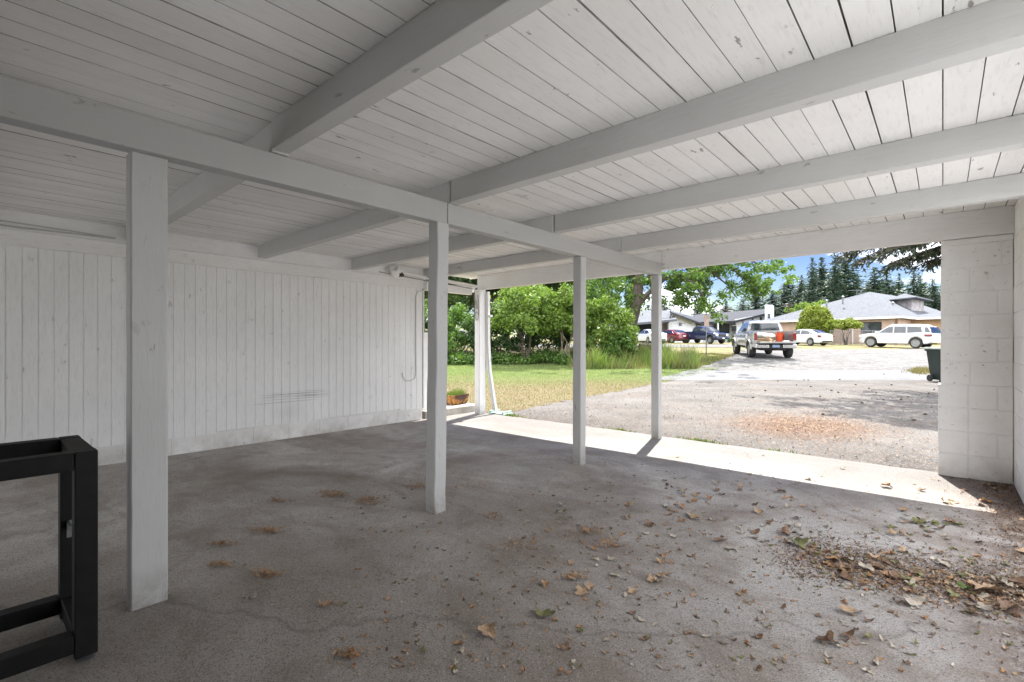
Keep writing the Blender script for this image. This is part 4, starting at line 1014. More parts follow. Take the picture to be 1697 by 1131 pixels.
def sedan(px, t, hr, ht, mat, label, name='sedan', spokes=5):
    root = car_root(name, px, t, hr, ht, label); L = 4.6; w = .90
    top = [(-2.30, .86), (-2.26, 1.02), (-2.0, 1.08), (-1.5, 1.05), (-.9, .98), (.8, .93), (1.3, .92), (1.9, .80), (2.2, .68), (2.3, .52)]
    hw = [(-2.30, .70), (-2.15, .82), (-1.7, .88), (0, .90), (1.6, .88), (2.1, .76), (2.3, .58)]
    zb = [(-2.3, .38), (-2.1, .24), (2.1, .2), (2.3, .3)]
    A = [(-1.32, .36, .33), (1.36, .36, .33)]
    shell(top, hw, zb, A).build('body', mat, root, smooth=True)
    prof = [(-1.95, 1.06), (-1.2, 1.36), (-.7, 1.44), (-.1, 1.46), (.35, 1.40), (1.25, .95)]
    wz = cabin(root, prof, .95, .83, .60, 1.46, mat)
    side_glass(root, wz, [[(-.22, 1.0), (.98, 1.0), (.38, 1.34), (-.18, 1.39)], [(-1.15, 1.02), (-.30, 1.0), (-.26, 1.39), (-.75, 1.37), (-1.18, 1.22)], [(-1.48, 1.06), (-1.22, 1.04), (-1.24, 1.2)]])
    end_glass(root, wz, prof, .45, 1.15); end_glass(root, wz, prof, -1.80, -1.2, name='rear_window')
    for x in (-1.32, 1.36):
        for s in (-1, 1): wheel(root, x, s * .78, .33, .2, spokes)
    bx(root, 'underbody', -2.0, 2.0, -.72, .72, .22, .5, DARKP)
    for s in (-1, 1):
        bx(root, 'taillight', -2.31, -2.02, s * .80 - .09, s * .80 + .09, .78, .95, LRED, .03)
        bx(root, 'headlight', 1.98, 2.26, s * .68 - .12, s * .68 + .12, .58, .72, LCLR, .03)
        MB().box(.78, .95, s * .97 - .09, s * .97 + .09, .98, 1.10, b=.03).build('mirror', mat, root)
        for x in (-.18, -.95): bx(root, 'door_handle', x - .08, x + .08, s * .905 - .012, s * .905 + .012, .83, .86, mat, .004)
    bx(root, 'licence_plate', -2.325, -2.30, -.16, .16, .70, .84, PLATE, .003)
    bx(root, 'rear_bumper_insert', -2.325, -2.15, -.6, .6, .34, .46, DARKP)
    bx(root, 'grille', 2.22, 2.31, -.4, .4, .36, .56, DARKP)
    return root
def hd(phi): return (-math.sin(rad(phi)), math.cos(rad(phi)))       # heading: away and to the left
sedan(1332, 45.2, *hd(20), WHITEP, 'white sedan seen from behind, parked right of the silver pickup')
sedan(1077, 51.0, *hd(10), WHITEP, 'white sedan half hidden by the fourth post near the leaning tree')
sedan(1112, 53.6, *hd(18), REDP, 'dark red sedan with its rear to the viewer next to the blue pickup')

def suv():
    root = car_root('suv', 1488, 39.6, *hd(30), 'white seven seat SUV parked at the right in front of the tan building')
    w = .98
    top = [(-2.50, .95), (-2.46, 1.15), (-2.2, 1.16), (1.1, 1.13), (1.7, 1.12), (2.2, 1.06), (2.46, .92), (2.55, .6)]
    hw = [(-2.50, .82), (-2.35, .92), (-1.9, .98), (1.9, .97), (2.3, .86), (2.55, .66)]
    zb = [(-2.5, .50), (-2.2, .34), (2.3, .30), (2.55, .40)]
    A = [(-1.52, .47, .40), (1.55, .47, .40)]
    shell(top, hw, zb, A).build('body', WHITEP, root, smooth=True)
    prof = [(-2.46, 1.15), (-2.38, 1.45), (-2.2, 1.72), (-1.6, 1.80), (-.4, 1.84), (.2, 1.80), (.48, 1.72), (1.22, 1.14)]
    wz = cabin(root, prof, 1.12, .93, .74, 1.84, WHITEP)
    side_glass(root, wz, [[(.02, 1.18), (1.0, 1.18), (.50, 1.58), (.36, 1.66), (.06, 1.69)], [(-.86, 1.19), (-.06, 1.18), (-.02, 1.70), (-.80, 1.71)], [(-1.90, 1.26), (-.94, 1.19), (-.88, 1.71), (-1.78, 1.66)]])
    end_glass(root, wz, prof, .52, 1.15)
    M_ = MB(); pts = [(-2.50, 1.2), (-2.41, 1.47), (-2.28, 1.66)]
    V = []
    for (x, z) in pts:
        for y in (-1, 1): V.append((x, y * (wz(z) - .07), z))
    M_.add(V, [(0, 1, 3, 2), (2, 3, 5, 4)]); M_.build('rear_window', CGLASS, root)
    for s in (-1, 1):
        V = [(-2.42, s * (wz(1.25) + .012), 1.24), (-2.08, s * (wz(1.25) + .012), 1.24), (-2.0, s * (wz(1.6) + .012), 1.64), (-2.2, s * (wz(1.6) + .012), 1.64)]
        MB().add(V, [(0, 1, 2, 3)]).build('quarter_window', CGLASS, root)
        bx(root, 'taillight', -2.52, -2.05, s * .91 - .085, s * .91 + .085, .93, 1.09, LRED, .04)
        bx(root, 'headlight', 2.15, 2.46, s * .78 - .14, s * .78 + .14, .80, .98, LCLR, .04)
        MB().box(1.0, 1.2, s * 1.06 - .11, s * 1.06 + .11, 1.12, 1.3, b=.04).build('mirror', WHITEP, root)
        bx(root, 'side_step', -1.05, 1.05, s * .97 - .05, s * .97 + .05, .34, .42, CHROME)
        MB().tube([(-1.9, s * .68, 1.80), (-1.7, s * .68, 1.86), (.2, s * .68, 1.86), (.4, s * .68, 1.80)], .022, 6).build('roof_rail', CHROME, root)
        for x in (0.02, -1.0): bx(root, 'door_handle', x - .1, x + .1, s * .985 - .012, s * .985 + .012, 1.0, 1.03, CHROME, .004)
    for x in (-1.52, 1.55):
        for s in (-1, 1): wheel(root, x, s * .84, .41, .27, 8, .70)
    bx(root, 'underbody', -2.3, 2.2, -.8, .8, .33, .6, DARKP)
    bx(root, 'licence_plate', -2.52, -2.49, -.2, .2, .78, .93, PLATE, .003)
    bx(root, 'rear_bumper', -2.58, -2.3, -.86, .86, .45, .66, WHITEP, .04)
    MB().lathe([(.001, 0), (.09, 0), (.09, .02), (.001, .02)], 16, M=Matrix.Translation((-2.50, 0, 1.07)) @ Matrix.Rotation(-math.pi / 2, 4, 'Y')).build('badge', CHROME, root)
suv()

def pickup(px, t, hr, ht, mat, label, big=True, open_gate=True):
    s_ = 1.0 if big else .86
    root = car_root('pickup_truck', px, t, hr, ht, label); w = 1.0
    R = .44 if big else .43; zl = .55 if big else .50
    top = [(-.95, 1.38), (-.9, 1.40), (.9, 1.36), (1.6, 1.34), (2.5, 1.26), (2.85, 1.12), (2.95, .7)]
    hw = [(-.95, 1.0), (1.8, 1.0), (2.5, .96), (2.95, .82)]
    zb = [(-.95, zl), (2.6, zl), (2.95, zl + .05)]
    shell(top, hw, zb, [(1.95, .53, R)]).build('body', mat, root, smooth=True)
    prof = [(-.95, 1.42), (-.88, 1.90), (-.7, 1.98), (.2, 2.02), (.75, 1.95), (1.5, 1.38)]
    wz = cabin(root, prof, 1.36, .95, .76, 2.0, mat)
    side_glass(root, wz, [[(.12, 1.42), (1.22, 1.42), (.74, 1.84), (.14, 1.88)], [(-.78, 1.44), (.02, 1.42), (.04, 1.88), (-.74, 1.86)]])
    end_glass(root, wz, prof, .82, 1.42, .1)
    V = [(-.972, -.76, 1.46), (-.972, .76, 1.46), (-.905, .66, 1.87), (-.905, -.66, 1.87)]
    MB().add(V + [(x + .02, y, z) for x, y, z in V], [(0, 1, 2, 3), (7, 6, 5, 4), (0, 4, 5, 1), (1, 5, 6, 2), (2, 6, 7, 3), (3, 7, 4, 0)]).build('rear_window', CGLASS, root)
    # bed
    mb = MB()
    for s in (-1, 1):
        rings = []
        for i in range(31):
            x = -3.0 + 2.02 * i / 30; lo = zl + .05
            if abs(x + 1.95) < .53: lo = max(lo, R + math.sqrt(.53 ** 2 - (x + 1.95) ** 2))
            yo = 1.0 + .0 * x
            rings.append([(x, s * .90, lo), (x, s * (yo - .02), lo), (x, s * yo, lo + (1.4 - lo) * .5), (x, s * (yo - .02), 1.38), (x, s * (yo - .05), 1.42), (x, s * .86, 1.42), (x, s * .86, lo)])
        mb.loft(rings)
    mb.box(-1.04, -.98, -.86, .86, .8, 1.42); mb.box(-2.98, -1.0, -.88, .88, .80, .88)
    mb.build('bed', mat, root, smooth=False)
    if open_gate: bx(root, 'tailgate', -3.55, -3.0, -.84, .84, .82, .90, mat, .02)
    else: bx(root, 'tailgate', -3.03, -2.96, -.86, .86, .8, 1.42, mat, .02)
    for s in (-1, 1):
        bx(root, 'taillight', -3.04, -2.93, s * .93 - .07, s * .93 + .07, .98, 1.34, LRED, .02)
        bx(root, 'headlight', 2.75, 2.93, s * .74 - .14, s * .74 + .14, .92, 1.16, LCLR, .03)
        mm = DARKP if big else mat
        MB().box(1.02, 1.16, s * 1.22 - .13, s * 1.22 + .13, 1.42, 1.76 if big else 1.62, b=.03).build('mirror', mm, root)
        for xc in (-1.95, 1.95):
            pts = [(xc + .57 * math.cos(a), R + .57 * math.sin(a)) for a in np.linspace(.05, math.pi - .05, 13)]
            if big:
                mb = MB(); rings = [[(x, s * .99, z), (x, s * 1.09, z - .0), (xc + (x - xc) * .88, s * 1.09, R + (z - R) * .88), (xc + (x - xc) * .88, s * .99, R + (z - R) * .88)] for x, z in pts]
                mb.loft(rings).build('fender_flare', mat, root)
        for xc in (-1.95, 1.95): wheel(root, xc, s * (.90 if big else .84), R, .30, 6, .58)
        for x in (.25, -.62): bx(root, 'door_handle', x - .1, x + .1, s * 1.005 - .012, s * 1.005 + .012, 1.16, 1.2, DARKP, .004)
    bx(root, 'chassis', -2.8, 2.6, -.6, .6, .42, .8, DARKP)
    for (a, b_) in ((-.98, -.32), (.32, .98)): bx(root, 'rear_bumper', -3.22, -3.0, a, b_, .56, .76, CHROME, .03)
    bx(root, 'bumper_centre', -3.2, -3.0, -.32, .32, .54, .74, DARKP, .02)
    bx(root, 'licence_plate', -3.215, -3.2, -.17, .17, .60, .74, PLATEB, .003)
    MB().tube([(-3.1, 0, .5), (-3.4, 0, .5), (-3.42, 0, .58)], .03, 6).build('tow_hitch', DARKP, root)
    bx(root, 'front_bumper', 2.9, 3.08, -.9, .9, .52, .74, CHROME if big else mat, .04)
    bx(root, 'grille', 2.88, 2.98, -.5, .5, .84, 1.14, DARKP, .02)
    bx(root, 'licence_plate', 3.085, 3.10, -.16, .16, .60, .72, PLATE, .003)
    root.scale = (s_, s_, s_)
    return root
PT = pickup(1260, 28.3, math.sin(rad(14)), math.cos(rad(14)), SILVP, 'silver pickup truck with open tailgate and wide fender flares on the gravel')
pickup(1166, 50.5, math.sin(rad(22)), -math.cos(rad(22)), BLUEP, 'dark blue pickup truck facing right on the far gravel road', big=False, open_gate=False)
# load in the silver pickup's bed: things of their own
bpy.context.view_layer.update()
MT = PT.matrix_world.copy()
def load(name, lx, ly, lz, mb, mat, label, cat, rz=0, **k):
    o = mb.build(name, mat, label=label, cat=cat, **k); o.matrix_world = MT @ Matrix.Translation((lx, ly, lz)) @ Matrix.Rotation(rz, 4, 'Z'); return o
ORNG = smat('orange_plastic', (.42, .05, .012), (.5, .07, .02), 5, .4)
WOODL = smat('cut_lumber', (.35, .23, .12), (.52, .37, .22), 12, .8, stretch=(1, .2, 1)); BAG = smat('white_sack', (.62, .62, .60), (.78, .78, .76), 6, .8, .5, 12, bd=.03)
load('bucket', -2.2, -.42, .885, MB().lathe([(.001, 0), (.15, 0), (.19, .42), (.205, .44), (.205, .47), (.17, .47), (.15, .1), (.001, .08)], 18), ORNG, 'orange bucket standing in the bed of the silver pickup', 'bucket')
load('fuel_can', -1.75, -.62, .885, MB().box(-.16, .16, -.12, .12, 0, .40, b=.04).tube([(0, 0, .38), (0, .1, .5), (0, .2, .48)], .03, 6), smat('red_plastic', (.20, .012, .012), (.25, .02, .018), 4, .4), 'red fuel can beside the orange bucket in the pickup bed', 'fuel can')
def sack(seed):
    rnd = random.Random(seed); rings = []
    for i in range(9):
        t = i / 8; x = -.35 + .7 * t; k = math.sin(math.pi * (t * .9 + .05)) ** .5
        rings.append([(x, math.cos(a) * .22 * k + rnd.uniform(-.01, .01), .13 + math.sin(a) * .13 * k + rnd.uniform(-.01, .01)) for a in np.linspace(0, 2 * math.pi, 10, endpoint=False)])
    return MB().loft(rings)
load('sack', -2.0, .05, 1.06, sack(1), BAG, 'white sack on top of the lumber in the pickup bed', 'sack', .7)
load('sack', -1.6, .3, 1.10, sack(2), smat('grey_sack', (.35, .37, .40), (.5, .52, .55), 5, .8), 'grey sack near the cab in the pickup bed', 'sack', 1.5)
for i in range(7):
    o = load('lumber_piece', -2.3 + .02 * i, -.15 + .12 * i, .885 + .055 * (i % 3), MB().box(-.7 - .05 * i, .6, -.05, .05, 0, .05, b=.004), WOODL, 'loose piece of lumber lying in the bed of the silver pickup', 'lumber', .12 * (i - 3), group='lumber in the pickup bed')
load('lid', -2.9, -.55, .91, MB().lathe([(.001, 0), (.17, 0), (.17, .03), (.001, .05)], 18), BAG, 'white round lid lying at the right end of the tailgate', 'lid')

# far white van glimpsed at the left
sedan(764, 60, 1, .1, WHITEP, 'distant pale car glimpsed between the second post and the corner post')

# ---------------------------------------------------------------- street furniture outside
def blocker_hedge():  # unseen hedge added to block low sky light from the right
    root = empty('sky_blocking_hedge', (17, -1, -.03), label='added unseen hedge blocking low sky light on the open right side', cat='hedge')
    R = np.random.RandomState(44); n = 26000
    P = np.c_[R.uniform(-.6, .6, n), R.uniform(-11, 7, n), R.uniform(.05, 3.0, n)]
    V, F = leaf_quads(P, .34, R)
    link('crown', np_mesh('crown', V, F), F_MID, root)
    MB().box(-.25, .25, -10.8, 6.8, 0, 2.8, b=.05).build('blocking_core', BARK, root)
blocker_hedge()
def road_sign():
    x, y = WU(1170.5, 27.5); z = gt(27.5); root = empty('road_sign', (x, y, z), YAW + .25, label='small weathered sign on a thin metal post in the grass left of the silver pickup', cat='sign')
    H = HZ(522, 27.5) - z
    MB().box(-.025, .025, -.02, .02, -.2, H, b=.004).build('sign_post', METAL, root)
    MB().box(-.16, .16, -.035, -.025, H - .66, H - .02, b=.004).build('sign_panel', smat('weathered_sign', (.33, .24, .20), (.50, .38, .33), 6, .6), root)
road_sign()
def log():
    x, y = WU(1071, 27.2); z = gt(27.2); R = np.random.RandomState(2)
    mb = MB(); N = 9; rnd = random.Random(2)
    rings = [[(-.38 + .8 * i / N, math.cos(a) * (.22 + rnd.uniform(-.02, .02)), .55 + math.sin(a) * (.22 + rnd.uniform(-.03, .03))) for a in np.linspace(0, 6.283, 12, endpoint=False)] for i in range(N + 1)]
    mb.loft(rings); mb.box(-.25, -.1, -.15, .15, -.1, .4, b=.02); mb.box(.2, .35, -.15, .15, -.1, .4, b=.02)
    o = mb.build('log_bench', BARK, label='dark rough log raised above the weeds right of the leaning trunk', cat='log', loc=(x, y, z)); o.rotation_euler = (0, 0, YAW + .2)
log()
def bin_():
    t = 15.3; x, y = WU(1563, t); z = gt(t); root = empty('wheelie_bin', (x, y, z + .004), YAW - .12, label='dark green wheeled rubbish bin half hidden behind the block pier', cat='bin')
    G = smat('dark_green_plastic', (.005, .013, .011), (.009, .02, .017), 6, .5)
    rings = []
    for (z_, a, b_) in ((.06, .20, .24), (.1, .22, .26), (.9, .29, .33), (.98, .30, .34), (.981, .33, .37), (1.02, .33, .37)):
        c = .05; rings.append([(-a + c, -b_, z_), (a - c, -b_, z_), (a, -b_ + c, z_), (a, b_ - c, z_), (a - c, b_, z_), (-a + c, b_, z_), (-a, b_ - c, z_), (-a, -b_ + c, z_)])
    MB().loft(rings).build('body', G, root, smooth=True)
    MB().box(-.35, .35, -.40, .42, 1.022, 1.07, b=.02).box(-.30, .30, -.34, .36, 1.07, 1.09, b=.008).build('lid', smat('pale_green_lid', (.28, .32, .28), (.40, .43, .38), 5, .5), root)
    mb = MB(); 
    # arched recess rib on the face towards the viewpoint
    pts = [(-.11, -.30, .15)] + [(-.11, -.335 - 0, .70)] + [(.11 * -math.cos(a), -.34, .70 + .11 * math.sin(a)) for a in np.linspace(.2, 2.9, 7)] + [(.11, -.335, .70), (.11, -.30, .15)]
    mb.tube(pts, .014, 6); mb.build('arched_rib', DARKP, root)
    MB().tube([(-.24, .42, .98), (.24, .42, .98)], .018, 8).build('handle', G, root)
    for s in (-1, 1):
        MB().lathe([(.02, -.025), (.10, -.03), (.11, 0), (.10, .03), (.02, .025)], 16, M=Matrix.Translation((s * .29, .14, .11)) @ Matrix.Rotation(math.pi / 2, 4, 'Y')).build('wheel', TYRE, root, smooth=True)
    MB().box(-.26, .26, -.29, -.20, 0, .075, b=.01).build('foot', DARKP, root)
bin_()
pts = []; R_ = np.random.RandomState(8)
for _ in range(2500):
    r, t = R2(1528 + R_.normal(0, 9), 19.2 + R_.normal(0, .45)); x, y = W(r, t)
    pts.append((x, y, gt(t), max(.2, 1 - abs(R_.normal(0, .5)))))
blades('dry_tuft', pts, .05, .22, .02, [F_STRAW], 9, 'dry straw coloured grass tuft on the gravel left of the bin', 'grass')

# ---------------------------------------------------------------- details of the carport's left corner
CONC = smat('pale_concrete', (.36, .33, .29), (.52, .49, .45), 6, .9, .5, 60)
MB().box(-6.95, -6.05, 4.80, 5.98, -.04, .115, b=.015).build('concrete_step', CONC, label='low concrete step in the gap between the siding wall and the corner post', cat='step')
def planter():
    root = empty('planter_box', (-6.42, 5.72, .115), .15, label='rusty brown and orange planter box with grass standing on the concrete step', cat='planter')
    RUST = smat('rusted_metal', (.07, .035, .025), (.42, .20, .04), 7, .85, .4, 40, lo=.5, hi=.62)
    mb = MB(); rings = []
    for (z, a, b_) in ((0, .14, .18), (.17, .17, .215), (.17, .155, .20), (.12, .15, .195)): rings.append([(-a, -b_, z), (a, -b_, z), (a, b_, z), (-a, b_, z)])
    mb.loft(rings).build('box', RUST, root)
    R = np.random.RandomState(4); n = 700
    P = np.c_[R.uniform(-.14, .14, n), R.uniform(-.18, .18, n), np.full(n, .11)]
    o = blades('planter_grass', P, .05, .17, .006, [F_GRASS], 4, None, None); o.parent = root; del o['kind']
    o.name = 'grass'
planter()
# gutter and downspout
PW = smat('white_aluminium', (.74, .74, .73), (.80, .80, .79), 3, .45)
gut = empty('gutter', (-6.2, 5.0, 2.1), label='white gutter and pipe running above the gap to the corner post', cat='gutter')
mb = MB(); prof = [(-.06, .0), (-.05, -.08), (.03, -.09), (.06, -.03), (.06, 0), (.05, 0), (.05, -.03), (.025, -.08), (-.045, -.07), (-.05, 0)]
rings = [[(x, yy, z) for x, z in prof] for yy in (-.9, .98)]
mb.loft(rings).build('trough', PW, gut, loc=(-.02, 0, .06))
MB().tube([(.33, -1.0, .12), (.30, -.3, .08), (.33, .4, .045), (.385, .68, .02)], .028, 8).build('conduit_pipe', PW, gut, smooth=True)
MB().tube([(.33, -1.15, .07), (.31, -.3, .03), (.36, .66, -.02)], .008, 5).build('thin_cable', smat('grey_cable', (.25, .24, .23), (.3, .3, .3), 5, .6), gut)
dsp = empty('downspout', (-5.70, 5.86, 0), label='white downspout leaning out from the corner post towards the splash block', cat='downspout')
mb = MB(); rings = []
for (x, y, z) in ((-.02, -.02, 2.04), (-.02, -.01, 1.2), (.0, .0, .75), (.09, .05, .06)): rings.append([(x - .035, y - .025, z), (x + .035, y - .025, z), (x + .035, y + .025, z), (x - .035, y + .025, z)])
mb.loft(rings).build('pipe', PW, dsp)
MB().box(-.06, .06, -.04, .03, 1.62, 1.65).build('strap', PW, dsp)
MINT = smat('mint_concrete', (.32, .46, .42), (.45, .58, .52), 10, .8, .3, 50)
MB().box(-.18, .18, -.12, .12, 0, .045, b=.01).box(-.16, -.12, -.11, .11, .045, .075, b=.005).box(.12, .16, -.11, .11, .045, .075, b=.005).build('splash_block', MINT, label='mint green splash block on the ground under the downspout', cat='splash block', loc=(-5.56, 5.99, -.025))
# cable loop hanging on the corner post
mb = MB(); px_, py_ = -5.80, YF - .066
lp = [(px_ + .035 * math.cos(a), py_ - .006, 1.63 + .07 * math.sin(a)) for a in np.linspace(0, 6.28, 15)]
mb.tube(lp, .006, 6); mb.tube([(px_ + .035, py_, 1.64), (px_ + .04, py_, 1.85), (px_ + .02, py_, 1.97), (px_ - .02, py_, 1.98), (px_ - .04, py_, 1.85), (px_ - .036, py_ - .01, 1.64)], .006, 6)
mb.tube([(px_ - .01, py_ - .01, 1.90), (px_ + .0, py_ - .012, 1.80), (px_ + .01, py_ - .01, 1.74)], .009, 6)
mb.build('cable_loop', smat('dull_grey_cable', (.38, .37, .36), (.48, .47, .46), 5, .6), label='looped grey cable hanging on the corner post', cat='cable')
MB().tube([(-5.735, YF - .066, 2.0), (-5.735, YF - .066, .15)], .010, 6).build('conduit', PW, label='thin white conduit running down the corner post', cat='conduit')
# floodlight
fl = empty('floodlight', (-5.93, 4.12, 2.215), .5, label='white twin floodlight fixed at the top of the siding wall', cat='light')
MB().box(-.05, .05, -.04, .04, -.02, .06, b=.01).build('mount', PW, fl)
mb = MB(); M = Matrix.Translation((.05, -.05, -.03)) @ Matrix.Rotation(.5, 4, 'Y')
mb.lathe([(.03, -.05), (.06, -.05), (.065, .02), (.07, .09), (.055, .1), (.05, .02)], 16, M=M @ Matrix.Rotation(.9, 4, 'X')).build('lamp_head', PW, fl, smooth=True)
MB().box(.03, .12, .04, .12, -.07, -.01, b=.01).build('sensor', DARKP, fl)
# wires on the siding wall
def wallwire(pts, r, label, name='wall_cable'):
    return MB().tube(pts, r, 5).build(name, smat(name + '_skin', (.45, .45, .44), (.55, .55, .54), 5, .6), label=label, cat='cable')
wallwire([(XW + .03, 4.70, 1.99), (XW + .02, 4.64, 1.97), (XW + .012, 4.60, 1.9), (XW + .012, 4.60, 1.2), (XW + .012, 4.605, .72), (XW + .015, 4.58, .64), (XW + .02, 4.50, .61), (XW + .02, 4.40, .62), (XW + .015, 4.36, .68), (XW + .012, 4.355, .74)], .0065, 'grey cable running down the siding near its far end and curling into a hook')
wallwire([(-5.95, -.6, 2.20), (-5.948, 0, 2.175), (-5.948, .35, 2.17), (-5.945, .7, 2.178), (-5.95, .98, 2.18)], .008, 'sagging cable along the top of the siding wall at the far left', name='eave_cable')
wallwire([(-5.945, -.6, 2.235), (-5.945, 0.1, 2.212), (-5.945, .6, 2.20), (-5.945, .98, 2.185)], .006, 'thin upper cable along the top of the wall at the far left', name='eave_cable')

# ---------------------------------------------------------------- black steel bench frame
BLK = smat('black_powder_coat', (.003, .003, .0032), (.006, .006, .0062), 30, .62)
BLK.node_tree.nodes['Principled BSDF'].inputs['Specular IOR Level'].default_value = .25
def bench():
    root = empty('steel_frame', (-2.58, -.328, 0), 0, label='black steel table frame without a top at the left edge', cat='table frame')
    x0, x1, y0, y1 = -.23, .225, -.85, .665; q = .066; H = .775
    for xx in (x0, x1 - q):
        for yy in (y0, y1 - q): 
            MB().box(xx, xx + q, yy, yy + q, .022, H, b=.004).build('leg', BLK, root)
            MB().lathe([(.028, 0), (.03, .008), (.012, .012), (.012, .03)], 16, M=Matrix.Translation((xx + q / 2, yy + q / 2, 0))).build('levelling_foot', METAL, root, smooth=True)
        MB().box(xx + .001, xx + q - .001, y0 + q + .001, y1 - q - .001, H - q, H - .001, b=.004).build('top_rail', BLK, root)
        MB().box(xx + .001, xx + q - .001, y0 + q + .001, y1 - q - .001, .045, .045 + q, b=.004).build('bottom_rail', BLK, root)
    for yy in (y0, y1 - q):
        MB().box(x0 + q + .001, x1 - q - .001, yy + .001, yy + q - .001, H - q, H - .001, b=.004).build('top_rail', BLK, root)
        MB().box(x0 + q + .001, x1 - q - .001, yy + .001, yy + q - .001, .045, .045 + q, b=.004).build('bottom_rail', BLK, root)
    MB().box(x0 + q + .001, x0 + q + .10, y1 - q + .02, y1 - q + .026, .40, .43).box(x0 + q + .001, x0 + q + .007, y1 - q + .02, y1 - q + .05, .36, .43).build('bracket', METAL, root)
bench()

# ---------------------------------------------------------------- leaves and debris on the floor
def leaf_mesh(seed, kind):
    rnd = random.Random(seed); n = 22; V = [(0, 0, 0)]; out = []
    for i in range(n):
        a = 2 * math.pi * i / n
        if kind == 'maple': r = .55 + .45 * abs(math.cos(2.5 * (a - math.pi / 2))) ** 1.2 + rnd.uniform(-.07, .07)
        elif kind == 'oval': r = .5 / math.sqrt((math.cos(a) / 1.0) ** 2 + (math.sin(a) / .45) ** 2) * 1.9 + rnd.uniform(-.04, .04)
        else: r = .6 + .25 * math.sin(3 * a + seed) + rnd.uniform(-.2, .2)
        out.append((r * math.cos(a) * .5, r * math.sin(a) * .5))
    cv = rnd.uniform(.9, 2.6); tw = rnd.uniform(0, 3.14); cr_ = rnd.uniform(.06, .17); ph = rnd.uniform(0, 6)
    def zf(x, y):
        u = x * math.cos(tw) + y * math.sin(tw); v = -x * math.sin(tw) + y * math.cos(tw)
        return cv * u * u * .8 + cr_ * math.sin(9 * v + ph) * (abs(v) + .2) + .16 * math.sin(11 * u + ph) * abs(v) + .10 * math.sin(7 * (u + v) + 2 * ph) * math.hypot(u, v)
    V = [(0, 0, zf(0, 0))] + [(x * .5, y * .5, zf(x * .5, y * .5)) for x, y in out] + [(x, y, zf(x, y)) for x, y in out]
    mz = min(v[2] for v in V); V = [(x, y, z - mz + .02) for x, y, z in V]
    F = [(0, 1 + i, 1 + (i + 1) % n) for i in range(n)] + [(1 + i, 1 + n + i, 1 + n + (i + 1) % n, 1 + (i + 1) % n) for i in range(n)]
    me = bpy.data.meshes.new('dry_leaf'); me.from_pydata(V, [], F); me.polygons.foreach_set('use_smooth', [True] * len(me.polygons)); me.update(); return me
LM = [smat('leaf_tan', (.22, .14, .08), (.42, .30, .19), 9, .7), smat('leaf_brown', (.09, .05, .03), (.20, .12, .07), 9, .7), smat('leaf_pale', (.26, .22, .17), (.44, .39, .32), 9, .65),
      smat('leaf_olive', (.09, .10, .03), (.18, .17, .06), 9, .6), smat('leaf_orange', (.26, .13, .055), (.40, .23, .11), 9, .7), smat('leaf_green', (.06, .11, .02), (.12, .18, .04), 9, .5), smat('leaf_red', (.35, .02, .02), (.42, .05, .03), 9, .5)]
protos = {}
def leaf(px, py, size, mat, kind, label, group, rz=None, tilt=0, seed=0):
    t = 807 * EYE / (py - 570); x, y = WU(px, t)
    key = (kind, mat, seed % 5)
    if key not in protos:
        me = leaf_mesh(hash((kind, mat)) % 97 + seed % 5 * 13 if False else {'maple': 3, 'oval': 40, 'scrap': 80}[kind] + mat * 7 + (seed % 5) * 131, kind); me.materials.append(LM[mat]); protos[key] = me
    o = bpy.data.objects.new('dry_leaf', protos[key]); COL.objects.link(o); props(o, label, 'leaf', group)
    rnd = random.Random(seed * 7 + int(px)); o.location = (x, y, .001 if y < 5.85 else -.02); o.scale = (size, size, size * rnd.uniform(.55, 1.0))
    o.rotation_euler = (rnd.uniform(-.25, .25), rnd.uniform(-.25, .25), rz if rz is not None else rnd.uniform(0, 6.28)); o.location.z += size * .06
    return o
G1 = 'dry leaves scattered on the concrete floor'
# ones that can be told apart
leaf(902, 1022, .095, 3, 'maple', 'large olive curled leaf at the front centre of the floor', G1, seed=1)
leaf(808, 1052, .085, 0, 'maple', 'ragged tan leaf lying left of the large olive leaf', G1, seed=2)
leaf(418, 993, .055, 2, 'oval', 'single pale folded leaf right of the nearest post', G1, seed=3)
leaf(965, 984, .075, 0, 'maple', 'light tan leaf above and right of the large olive leaf', G1, seed=4)
leaf(1048, 1018, .035, 1, 'maple', 'small very dark star shaped leaf right of the large olive leaf', G1, seed=6)
leaf(1078, 872, .07, 1, 'maple', 'dark upright crumpled leaf in the middle of the floor', G1, seed=7)
leaf(1323, 905, .11, 3, 'maple', 'big olive green leaf at the left end of the leaf drift', G1, seed=8)
leaf(1600, 978, .085, 5, 'oval', 'green leaf standing out at the right end of the leaf drift', G1, seed=9)
leaf(1324, 927, .035, 6, 'oval', 'small red scrap beside the big olive green leaf', G1, seed=10)
leaf(1468, 808, .09, 4, 'maple', 'orange brown leaf on the sunlit strip near the pier', G1, seed=11)
leaf(1640, 985, .15, 0, 'maple', 'very large tan leaf at the far right end of the drift', G1, seed=12)
leaf(1510, 1002, .12, 2, 'oval', 'long pale leaf lying just below the leaf drift', G1, seed=13, rz=.9)
leaf(1412, 1018, .12, 0, 'oval', 'long narrow tan leaf below the middle of the drift', G1, seed=14, rz=.7)
leaf(1195, 898, .10, 1, 'oval', 'long curled brown leaf left of the leaf drift', G1, seed=15, rz=.8)
leaf(1212, 912, .08, 2, 'oval', 'pale leaf touching the long curled brown leaf', G1, seed=16, rz=.8)
leaf(1370, 1068, .09, 1, 'maple', 'torn brown leaf low at the front right of the floor', G1, seed=17)
leaf(1405, 1056, .07, 1, 'oval', 'dark rolled leaf near the front right corner', G1, seed=18)
leaf(178, 743, .09, 4, 'maple', 'orange leaf caught at the foot of the siding wall', G1, seed=19)
rnd = random.Random(99)
